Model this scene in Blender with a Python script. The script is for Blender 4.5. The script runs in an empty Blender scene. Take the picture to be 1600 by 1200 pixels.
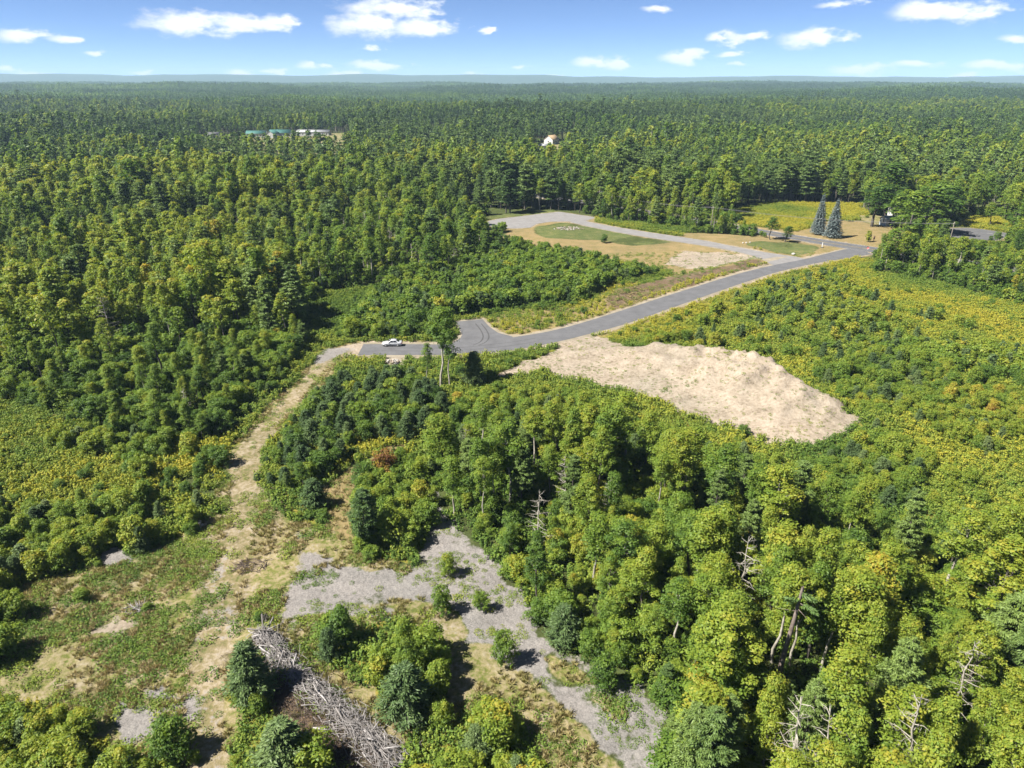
import bpy, bmesh, math, random
import numpy as np
from mathutils import Vector, Matrix

# ------------------------------------------------------------------ camera, sky, sun, exposure
scene = bpy.context.scene
COL = scene.collection
F_PX, CAM_H, HORIZON = 1109.0, 56.0, 126.0          # focal length in photo pixels, flying height, horizon row
PITCH = math.atan((600.0 - HORIZON) / F_PX)
cam_d = bpy.data.cameras.new("camera")
cam_d.sensor_width = 36.0
cam_d.lens = 36.0 * F_PX / 1600.0
cam_d.clip_start, cam_d.clip_end = 1.0, 60000.0
cam = bpy.data.objects.new("camera", cam_d)
COL.objects.link(cam)
cam.location = (0, 0, CAM_H)
cam.rotation_euler = (math.pi / 2 - PITCH, 0, 0)
scene.camera = cam

SUN_EL, SUN_AZ = math.radians(50), math.radians(-108)   # azimuth from +Y towards +X: the sun stands to the left
SUN_DIR = Vector((math.sin(SUN_AZ) * math.cos(SUN_EL), math.cos(SUN_AZ) * math.cos(SUN_EL), math.sin(SUN_EL)))
sun_d = bpy.data.lights.new("sun", 'SUN')
sun_d.energy, sun_d.angle, sun_d.color = 5.0, math.radians(0.53), (1.0, 0.95, 0.86)
sun = bpy.data.objects.new("sun", sun_d)
COL.objects.link(sun)
sun.rotation_euler = SUN_DIR.to_track_quat('Z', 'Y').to_euler()
sun.location = (-200, 100, 300)

scene.view_settings.view_transform = 'Standard'
scene.view_settings.look = 'None'
scene.view_settings.exposure = 1.65
scene.view_settings.gamma = 1.0
scene.render.engine = 'CYCLES'
cy = scene.cycles
cy.max_bounces, cy.diffuse_bounces, cy.glossy_bounces = 5, 4, 1
cy.transmission_bounces, cy.volume_bounces, cy.transparent_max_bounces = 3, 0, 4
cy.use_denoising = True
cy.denoiser = 'OPENIMAGEDENOISE'
cy.denoising_input_passes = 'RGB_ALBEDO_NORMAL'
cy.denoising_prefilter = 'ACCURATE'
cy.caustics_reflective = cy.caustics_refractive = False


def pix_dir(px, py):
    a, b = (px - 800.0) / F_PX, (600.0 - py) / F_PX
    c, s = math.cos(PITCH), math.sin(PITCH)
    return np.array((a, c + b * s, -s + b * c))


def P(px, py, z=0.0):
    """The point of height z that the photo shows at this pixel."""
    d = pix_dir(px, py)
    t = (z - CAM_H) / d[2]
    return np.array((d[0] * t, d[1] * t, z))


def project(x, y, z):
    c, s = math.cos(PITCH), math.sin(PITCH)
    dz = z - CAM_H
    depth = y * c - dz * s
    up = y * s + dz * c
    depth = np.maximum(depth, 1e-3)
    return 800 + F_PX * x / depth, 600 - F_PX * up / depth, depth


# world: Nishita sky with fair-weather cumulus placed by direction
world = bpy.data.worlds.new("World")
scene.world = world
world.use_nodes = True
wt = world.node_tree
wt.nodes.clear()
def wn(t, **k):
    n = wt.nodes.new(t)
    for a, b in k.items():
        setattr(n, a, b)
    return n
def wl(a, b):
    wt.links.new(a, b)
w_out = wn('ShaderNodeOutputWorld')
w_bg = wn('ShaderNodeBackground')
SKY_STRENGTH = 0.055
w_bg.inputs['Strength'].default_value = SKY_STRENGTH
sky = wn('ShaderNodeTexSky', sky_type='NISHITA', sun_disc=False)
sky.sun_elevation, sky.sun_rotation = SUN_EL, SUN_AZ
sky.altitude, sky.air_density, sky.dust_density, sky.ozone_density = 6000, 0.72, 0.0, 6.0
wtc = wn('ShaderNodeTexCoord')
wsep = wn('ShaderNodeSeparateXYZ')
wl(wtc.outputs['Generated'], wsep.inputs[0])
w_az = wn('ShaderNodeMath', operation='ARCTAN2'); wl(wsep.outputs[0], w_az.inputs[0]); wl(wsep.outputs[1], w_az.inputs[1])
w_el = wn('ShaderNodeMath', operation='ARCSINE'); wl(wsep.outputs[2], w_el.inputs[0])
# the same run of clouds goes on round the horizon (period 84 degrees)
w_wrap = wn('ShaderNodeMath', operation='WRAP'); w_wrap.inputs[1].default_value, w_wrap.inputs[2].default_value = -0.733, 0.733
wl(w_az.outputs[0], w_wrap.inputs[0])
w_p = wn('ShaderNodeCombineXYZ'); wl(w_wrap.outputs[0], w_p.inputs[0]); wl(w_el.outputs[0], w_p.inputs[1])
w_full = wn('ShaderNodeCombineXYZ'); wl(w_az.outputs[0], w_full.inputs[0]); wl(w_el.outputs[0], w_full.inputs[1])
w_map = wn('ShaderNodeVectorMath', operation='MULTIPLY'); w_map.inputs[1].default_value = (34, 75, 1); wl(w_full.outputs[0], w_map.inputs[0])
w_noise = wn('ShaderNodeTexNoise'); w_noise.inputs['Scale'].default_value = 1.0; w_noise.inputs['Detail'].default_value = 5; w_noise.inputs['Roughness'].default_value = 0.58
wl(w_map.outputs[0], w_noise.inputs['Vector'])
w_off = wn('ShaderNodeVectorMath', operation='SUBTRACT'); w_off.inputs[1].default_value = (0.5, 0.5, 0.5); wl(w_noise.outputs['Color'], w_off.inputs[0])
w_offs = wn('ShaderNodeVectorMath', operation='MULTIPLY'); w_offs.inputs[1].default_value = (0.060, 0.012, 0); wl(w_off.outputs[0], w_offs.inputs[0])
w_pd = wn('ShaderNodeVectorMath', operation='ADD'); wl(w_p.outputs[0], w_pd.inputs[0]); wl(w_offs.outputs[0], w_pd.inputs[1])
CLOUDS = [(300, 38, 92, 18, 0), (380, 36, 80, 14, 0.05), (435, 33, 44, 11, .1), (575, 40, 78, 18, 0), (655, 42, 66, 15, 0), (615, 12, 100, 15, 0.12), (30, 57, 36, 10, .12),
          (105, 61, 36, 6, .55), (487, 103, 30, 8, 0), (585, 103, 54, 9, 0), (375, 114, 28, 7, .15), (425, 112, 18, 5, .2), (535, 118, 36, 8, 0), (150, 83, 20, 5, .6),
          (925, 98, 40, 10, .1), (962, 100, 30, 13, 0), (1067, 88, 46, 12, 0), (1125, 60, 24, 11, .1), (1165, 58, 52, 8, .35), (1268, 59, 60, 14, 0), (1440, 18, 50, 16, 0),
          (1505, 20, 58, 13, 0), (1340, 109, 48, 8, .15), (1432, 99, 40, 6, .25), (1550, 102, 46, 7, .1), (60, 118, 36, 6, .1), (125, 121, 20, 5, .2), (758, 47, 15, 6, .3),
          (812, 106, 16, 5, .25), (865, 121, 30, 4, .2), (1140, 85, 26, 5, .5), (1025, 13, 30, 6, .65), (580, 75, 16, 5, .5), (1515, 120, 30, 5, .2), (1590, 60, 30, 5, .6), (5, 107, 14, 5, .2),
          (740, 114, 24, 4, .5), (1155, 100, 24, 4, .5), (1310, 8, 40, 6, .7), (225, 112, 26, 4, .55)]
prev = None
for (cx, cy_, hw, hh, faint) in CLOUDS:
    d = pix_dir(cx, cy_); d = d / np.linalg.norm(d)
    az, el = math.atan2(d[0], d[1]), math.asin(d[2])
    sx, sy = F_PX / hw * 1.15, F_PX / hh * 1.05
    m = wn('ShaderNodeVectorMath', operation='MULTIPLY_ADD')
    wl(w_pd.outputs[0], m.inputs[0]); m.inputs[1].default_value = (sx, sy, 0); m.inputs[2].default_value = (-az * sx, -el * sy, faint * 0.55)
    l = wn('ShaderNodeVectorMath', operation='LENGTH'); wl(m.outputs[0], l.inputs[0])
    if prev is None:
        prev = l.outputs['Value']
    else:
        mm = wn('ShaderNodeMath', operation='SMOOTH_MIN'); mm.inputs[2].default_value = 0.12
        wl(prev, mm.inputs[0]); wl(l.outputs['Value'], mm.inputs[1]); prev = mm.outputs[0]
w_n2 = wn('ShaderNodeMath', operation='MULTIPLY_ADD'); w_n2.inputs[1].default_value = 2.0; w_n2.inputs[2].default_value = -0.96
wl(w_noise.outputs['Fac'], w_n2.inputs[0])
w_add = wn('ShaderNodeMath', operation='ADD'); wl(prev, w_add.inputs[0]); wl(w_n2.outputs[0], w_add.inputs[1])
w_mask = wn('ShaderNodeMapRange', interpolation_type='SMOOTHSTEP'); w_mask.inputs['From Min'].default_value, w_mask.inputs['From Max'].default_value = 1.08, 0.30
wl(w_add.outputs[0], w_mask.inputs['Value'])
# higher up the same scattered cumulus goes on as noise
w_hn = wn('ShaderNodeTexNoise'); w_hn.inputs['Scale'].default_value = 5.0; w_hn.inputs['Detail'].default_value = 6
wl(w_full.outputs[0], w_hn.inputs['Vector'])
w_hm = wn('ShaderNodeMapRange', interpolation_type='SMOOTHSTEP'); w_hm.inputs['From Min'].default_value, w_hm.inputs['From Max'].default_value = 0.60, 0.70
wl(w_hn.outputs['Fac'], w_hm.inputs['Value'])
w_hg = wn('ShaderNodeMapRange', interpolation_type='SMOOTHSTEP'); w_hg.inputs['From Min'].default_value, w_hg.inputs['From Max'].default_value = 0.13, 0.22
wl(w_el.outputs[0], w_hg.inputs['Value'])
w_hh = wn('ShaderNodeMath', operation='MULTIPLY'); wl(w_hm.outputs[0], w_hh.inputs[0]); wl(w_hg.outputs[0], w_hh.inputs[1])
w_all = wn('ShaderNodeMath', operation='MAXIMUM'); wl(w_mask.outputs[0], w_all.inputs[0]); wl(w_hh.outputs[0], w_all.inputs[1])
w_hs = wn('ShaderNodeHueSaturation'); w_hs.inputs['Saturation'].default_value = 0.97; w_hs.inputs['Value'].default_value = 0.90
wl(sky.outputs[0], w_hs.inputs['Color'])
w_mix = wn('ShaderNodeMix', data_type='RGBA')
wl(w_all.outputs[0], w_mix.inputs['Factor']); wl(w_hs.outputs[0], w_mix.inputs['A'])
w_mix.inputs['B'].default_value = (6.6, 6.7, 6.85, 1)
wl(w_mix.outputs['Result'], w_bg.inputs['Color'])
wl(w_bg.outputs[0], w_out.inputs[0])


# ------------------------------------------------------------------ helpers
def link(o, parent=None):
    COL.objects.link(o)
    if parent is not None:
        o.parent = parent
    return o


def tag(o, label=None, category=None, group=None, kind=None):
    if label: o["label"] = label
    if category: o["category"] = category
    if group: o["group"] = group
    if kind: o["kind"] = kind
    return o


def empty(name, loc, rz=0.0, s=1.0, parent=None):
    o = bpy.data.objects.new(name, None)
    o.empty_display_size = 0.3
    o.location = loc
    o.rotation_euler = (0, 0, rz)
    o.scale = (s, s, s) if not hasattr(s, '__len__') else s
    return link(o, parent)


class MB:
    """Collects quads: verts, faces, material index and a per-vertex number 'var'."""
    def __init__(self):
        self.v, self.f, self.m, self.a, self.n = [], [], [], [], 0

    def add(self, V, Fq, mat=0, var=0.5):
        V = np.asarray(V, dtype=np.float64).reshape(-1, 3)
        Fq = np.asarray(Fq, dtype=np.int64).reshape(-1, 4)
        self.v.append(V); self.f.append(Fq + self.n)
        self.m.append(np.full(len(Fq), mat, dtype=np.int32))
        self.a.append(np.full(len(V), var) if np.isscalar(var) else np.asarray(var, dtype=np.float64))
        self.n += len(V)
        return self

    def join(self, other, mat=0):
        for V, Fq, A in zip(other.v, other.f, other.a):
            self.v.append(V); self.a.append(A)
        off = self.n
        for Fq in other.f:
            self.f.append(Fq + off); self.m.append(np.full(len(Fq), mat, dtype=np.int32))
        self.n += other.n
        return self

    def box(self, x0, x1, y0, y1, z0, z1, mat=0, var=0.5):
        V = [(x0, y0, z0), (x1, y0, z0), (x1, y1, z0), (x0, y1, z0), (x0, y0, z1), (x1, y0, z1), (x1, y1, z1), (x0, y1, z1)]
        return self.add(V, [(0, 3, 2, 1), (4, 5, 6, 7), (0, 1, 5, 4), (1, 2, 6, 5), (2, 3, 7, 6), (3, 0, 4, 7)], mat, var)

    def tube(self, pts, rad, k=5, mat=0, var=0.5, cap=False):
        pts = np.asarray(pts, float); n = len(pts)
        rad = np.full(n, rad) if np.isscalar(rad) else np.asarray(rad, float)
        t = np.gradient(pts, axis=0)
        t /= np.linalg.norm(t, axis=1)[:, None] + 1e-9
        ref = np.array((0.0, 0.0, 1.0)) if abs(t[0][2]) < 0.8 else np.array((1.0, 0.0, 0.0))
        u = np.cross(t, ref); u /= np.linalg.norm(u, axis=1)[:, None] + 1e-9
        w = np.cross(t, u)
        ang = np.arange(k) * 2 * math.pi / k
        V = pts[:, None, :] + rad[:, None, None] * (np.cos(ang)[None, :, None] * u[:, None, :] + np.sin(ang)[None, :, None] * w[:, None, :])
        i = np.arange(n - 1)[:, None] * k; j = np.arange(k)[None, :]; j2 = (j + 1) % k
        Fq = np.stack([i + j, i + j2, i + k + j2, i + k + j], -1).reshape(-1, 4)
        V = V.reshape(-1, 3)
        if cap:
            c0, c1 = len(V), len(V) + 1
            V = np.vstack([V, pts[0], pts[-1]])
            ca = [(c0, (q + 1) % k, q, q) for q in range(k)]
            b = (n - 1) * k
            cb = [(c1, b + q, b + (q + 1) % k, b + (q + 1) % k) for q in range(k)]
            # triangles written as tight quads: split the edge
            self.add(V, Fq, mat, var)
            base = self.n - len(V)
            mids = []
            for (c, p, q, _x) in ca + cb:
                mids.append(((V[p] + V[q]) / 2, c, p, q))
            for mv, c, p, q in mids:
                self.v.append(mv[None, :]); self.a.append(np.array([var if np.isscalar(var) else 0.5])); m_i = self.n; self.n += 1
                self.f.append(np.array([[base + c, base + p, m_i, base + q]])); self.m.append(np.array([mat], dtype=np.int32))
            return self
        return self.add(V, Fq, mat, var)

    def cards(self, C, N, size, aspect, rng, mat=0, var=0.5, axis=None):
        """Pointed leaf-like quads centred at C facing N."""
        C = np.asarray(C, float); n = len(C)
        N = N / (np.linalg.norm(N, axis=1)[:, None] + 1e-9)
        R = rng.normal(size=(n, 3)) if axis is None else axis + rng.normal(size=(n, 3)) * 0.15
        U = R - (R * N).sum(1)[:, None] * N
        U /= np.linalg.norm(U, axis=1)[:, None] + 1e-9
        W = np.cross(N, U)
        s = (np.full(n, size) if np.isscalar(size) else size)[:, None]
        a = (np.full(n, aspect) if np.isscalar(aspect) else aspect)[:, None]
        L = U * s * 0.5; B = W * s * 0.5 * a
        sk = L * 0.15
        V = np.stack([C - L, C + B - sk, C + L - N * s * 0.08, C - B - sk], 1).reshape(-1, 3)
        Fq = np.arange(n * 4).reshape(-1, 4)
        va = np.repeat(np.full(n, var) if np.isscalar(var) else var, 4)
        return self.add(V, Fq, mat, va)

    def mesh(self, name, mats, smooth=False):
        me = bpy.data.meshes.new(name)
        V = np.vstack(self.v); Fq = np.vstack(self.f)
        me.vertices.add(len(V)); me.vertices.foreach_set('co', V.astype(np.float32).ravel())
        me.loops.add(Fq.size); me.loops.foreach_set('vertex_index', Fq.astype(np.int32).ravel())
        me.polygons.add(len(Fq)); me.polygons.foreach_set('loop_start', np.arange(0, Fq.size, 4, dtype=np.int32))
        me.polygons.foreach_set('material_index', np.concatenate(self.m).astype(np.int32))
        if smooth:
            me.polygons.foreach_set('use_smooth', np.ones(len(Fq), dtype=bool))
        at = me.attributes.new('var', 'FLOAT', 'POINT'); at.data.foreach_set('value', np.concatenate(self.a).astype(np.float32))
        for m in (mats if isinstance(mats, (list, tuple)) else [mats]):
            me.materials.append(m)
        me.update(calc_edges=True)
        return me

    def obj(self, name, mats, parent=None, smooth=False, loc=None):
        o = bpy.data.objects.new(name, self.mesh(name, mats, smooth))
        if loc is not None: o.location = loc
        return link(o, parent)


# ------------------------------------------------------------------ value noise (numpy)
def _hash(ix, iy, seed):
    h = (ix.astype(np.int64) * 374761393 + iy.astype(np.int64) * 668265263 + seed * 1442695041) & 0x7fffffff
    h = ((h ^ (h >> 13)) * 1274126177) & 0x7fffffff
    return ((h ^ (h >> 16)) & 0xffff) / 65535.0


def vnoise(x, y, scale, seed=0):
    x = np.asarray(x, float) / scale; y = np.asarray(y, float) / scale
    ix, iy = np.floor(x), np.floor(y)
    fx, fy = x - ix, y - iy
    fx = fx * fx * (3 - 2 * fx); fy = fy * fy * (3 - 2 * fy)
    a = _hash(ix, iy, seed); b = _hash(ix + 1, iy, seed); c = _hash(ix, iy + 1, seed); d = _hash(ix + 1, iy + 1, seed)
    return (a * (1 - fx) + b * fx) * (1 - fy) + (c * (1 - fx) + d * fx) * fy


def fbm(x, y, scale, seed=0, octaves=3):
    t, amp, tot = 0.0, 1.0, 0.0
    for o in range(octaves):
        t = t + amp * vnoise(x, y, scale / 2 ** o, seed + o * 17); tot += amp; amp *= 0.5
    return t / tot


def sstep(a, b, x):
    t = np.clip((x - a) / (b - a), 0, 1)
    return t * t * (3 - 2 * t)


def in_poly(x, y, poly):
    poly = np.asarray(poly, float)
    r = np.zeros(np.shape(x), bool)
    bx0, by0 = poly[:, 0].min(), poly[:, 1].min(); bx1, by1 = poly[:, 0].max(), poly[:, 1].max()
    sel = (x >= bx0) & (x <= bx1) & (y >= by0) & (y <= by1)
    if not sel.any(): return r
    xs, ys = x[sel], y[sel]; rs = np.zeros(len(xs), bool)
    j = len(poly) - 1
    for i in range(len(poly)):
        xi, yi = poly[i]; xj, yj = poly[j]
        c = ((yi > ys) != (yj > ys))
        with np.errstate(divide='ignore', invalid='ignore'):
            c &= xs < (xj - xi) * (ys - yi) / (yj - yi + 1e-12) + xi
        rs ^= c; j = i
    r[sel] = rs
    return r


def seg_dist(x, y, line):
    """Distance to a polyline and, of the nearest segment, the position along it (0..n-1)."""
    best = np.full(np.shape(x), 1e9); pos = np.zeros(np.shape(x))
    for i in range(len(line) - 1):
        ax, ay = line[i][:2]; bx, by = line[i + 1][:2]
        dx, dy = bx - ax, by - ay
        t = np.clip(((x - ax) * dx + (y - ay) * dy) / (dx * dx + dy * dy + 1e-12), 0, 1)
        d = np.hypot(x - ax - t * dx, y - ay - t * dy)
        c = d < best
        best = np.where(c, d, best); pos = np.where(c, i + t, pos)
    return best, pos


def poly_w(pts, z=0.0):
    return np.array([P(a, b, z)[:2] for a, b in pts])


def resample(pts, n, smooth=True):
    pts = np.asarray(pts, float)
    if smooth:
        q = [pts[0]]
        for i in range(len(pts) - 1):
            p0 = pts[max(i - 1, 0)]; p1 = pts[i]; p2 = pts[i + 1]; p3 = pts[min(i + 2, len(pts) - 1)]
            for t in np.linspace(0, 1, 9)[1:]:
                q.append(0.5 * ((2 * p1) + (-p0 + p2) * t + (2 * p0 - 5 * p1 + 4 * p2 - p3) * t * t + (-p0 + 3 * p1 - 3 * p2 + p3) * t ** 3))
        pts = np.array(q)
    s = np.concatenate([[0], np.cumsum(np.linalg.norm(np.diff(pts, axis=0), axis=1))])
    u = np.linspace(0, s[-1], n)
    return np.stack([np.interp(u, s, pts[:, k]) for k in range(pts.shape[1])], 1)


# ------------------------------------------------------------------ layout read off the photograph (photo pixels, ground level)
ROAD_UP = [(568, 538), (640, 538), (690, 538.5), (730, 537), (765, 532), (800, 527.5), (862, 517), (925, 500), (1000, 476), (1075, 452), (1150, 429), (1202, 416), (1259, 404.5), (1312, 391.5), (1338, 386.5)]
ROAD_LO = [(559, 555), (625, 555), (690, 554.5), (745, 552), (800, 547.5), (862, 536), (905, 526), (975, 507), (1050, 481), (1125, 454.5), (1160, 442.5), (1215, 425), (1277, 411), (1327, 403), (1362, 397)]
TURN = [(712, 503), (754, 499), (765, 511), (778, 520), (800, 526), (806, 530), (806, 538), (690, 545), (690, 538.5), (708, 535.5), (719, 529), (722, 523), (718, 514)]
COUNTY_UP = [(560, 269), (700, 285), (870, 307.5), (960, 320.5), (1060, 337), (1152, 352), (1184, 357.5), (1240, 367), (1320, 379.5), (1365, 386), (1440, 397), (1560, 414), (1800, 448)]
COUNTY_LO = [(560, 272.5), (700, 289), (870, 312.5), (960, 326), (1060, 343.5), (1153, 359), (1184, 365), (1240, 374.5), (1312, 387), (1370, 395.5), (1440, 407), (1560, 425), (1800, 462)]
DRIVE_UP = [(905, 343), (940, 351), (1000, 361), (1100, 376), (1140, 384), (1190, 393.5), (1240, 401), (1262, 406)]
DRIVE_LO = [(890, 347), (935, 357), (1000, 369), (1100, 384), (1140, 391), (1177, 400), (1196, 409), (1212, 416)]
LOT = [(765, 345), (780, 342), (874, 331), (932, 340), (912, 346), (887, 346), (860, 346.5), (838, 350), (828, 356), (801, 357), (775, 356), (755, 351)]
PARKING = [(1440, 362), (1484, 357), (1510, 356), (1535, 358), (1576, 365), (1570, 371), (1556, 376), (1520, 374), (1490, 371), (1440, 368)]
TRACK = [(540, 549), (515, 556), (498, 575), (470, 610), (432, 648), (402, 685), (385, 720), (379, 760), (384, 800), (372, 850), (352, 900), (340, 960), (326, 1020), (316, 1110), (318, 1230)]
roads_w = {}
for nm, (u, l) in dict(road=(ROAD_UP, ROAD_LO), county=(COUNTY_UP, COUNTY_LO), drive=(DRIVE_UP, DRIVE_LO)).items():
    U = resample(poly_w(u), 120); L = resample(poly_w(l), 120)
    roads_w[nm] = (U, L, np.vstack([U, L[::-1]]), (U + L) / 2, ((U + L) / 2)[np.r_[0:119:5, 119]])
TURN_W, LOT_W, PARK_W = poly_w(TURN), poly_w(LOT), poly_w(PARKING)
TRACK_W = resample(poly_w(TRACK), 25)

MOUND = [P(960, 546, 0.7), P(1040, 541, 2.5), P(1130, 546, 3.9), P(1200, 570, 4.4), P(1262, 607, 3.4), P(1335, 648, 1.2)]
PILE_AXIS = poly_w([(408, 1000), (445, 1052), (500, 1110), (555, 1165), (610, 1225)])
BANK = poly_w([(945, 474), (975, 458), (1020, 446), (1090, 431), (1180, 409)])


FLAT_LINES = [poly_w([(733, 498), (752, 535)]), poly_w([(1470, 365), (1560, 369)]), poly_w([(770, 350), (900, 342)])]


def height(x, y):
    x = np.asarray(x, float); y = np.asarray(y, float)
    r = np.hypot(x, y)
    h = sstep(420, 1000, r) * (fbm(x, y, 520, 5) * 40 - 16) + sstep(1500, 5000, r) * (fbm(x, y * 1.8, 1700, 8, 2) * 34 - 4)
    h = h + sstep(150, 420, r) * 0.0
    d, pos = seg_dist(x, y, [m[:2] for m in MOUND])
    crest = np.interp(pos, range(len(MOUND)), [m[2] for m in MOUND])
    near = y < np.interp(x, [m[0] for m in MOUND], [m[1] for m in MOUND])
    h = h + crest * 1.25 * np.exp(-(d / np.where(near, 12.0, 3.0)) ** 2) * (1 + 0.75 * (fbm(x, y, 2.4, 31) - 0.5) + 0.4 * (fbm(x, y, 7.0, 37) - 0.5))
    d2, _ = seg_dist(x, y, BANK)
    h = h + 1.0 * np.exp(-(d2 / 2.6) ** 2)
    d3, _ = seg_dist(x, y, PILE_AXIS)
    h = h + 0.9 * np.exp(-(d3 / 1.7) ** 2)
    dc, _ = seg_dist(x, y, roads_w['road'][4]); dd, _ = seg_dist(x, y, roads_w['county'][4]); de, _ = seg_dist(x, y, roads_w['drive'][4])
    for ln in FLAT_LINES: de = np.minimum(de, seg_dist(x, y, ln)[0] - 5)
    far_from_road = sstep(6, 18, np.minimum(np.minimum(dc, dd), de)) * (1 - sstep(300, 400, r)) * (1 - in_poly(x, y, LOT_W))
    h = h + far_from_road * (fbm(x, y, 14, 77) - 0.5) * 0.7
    return h


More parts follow.
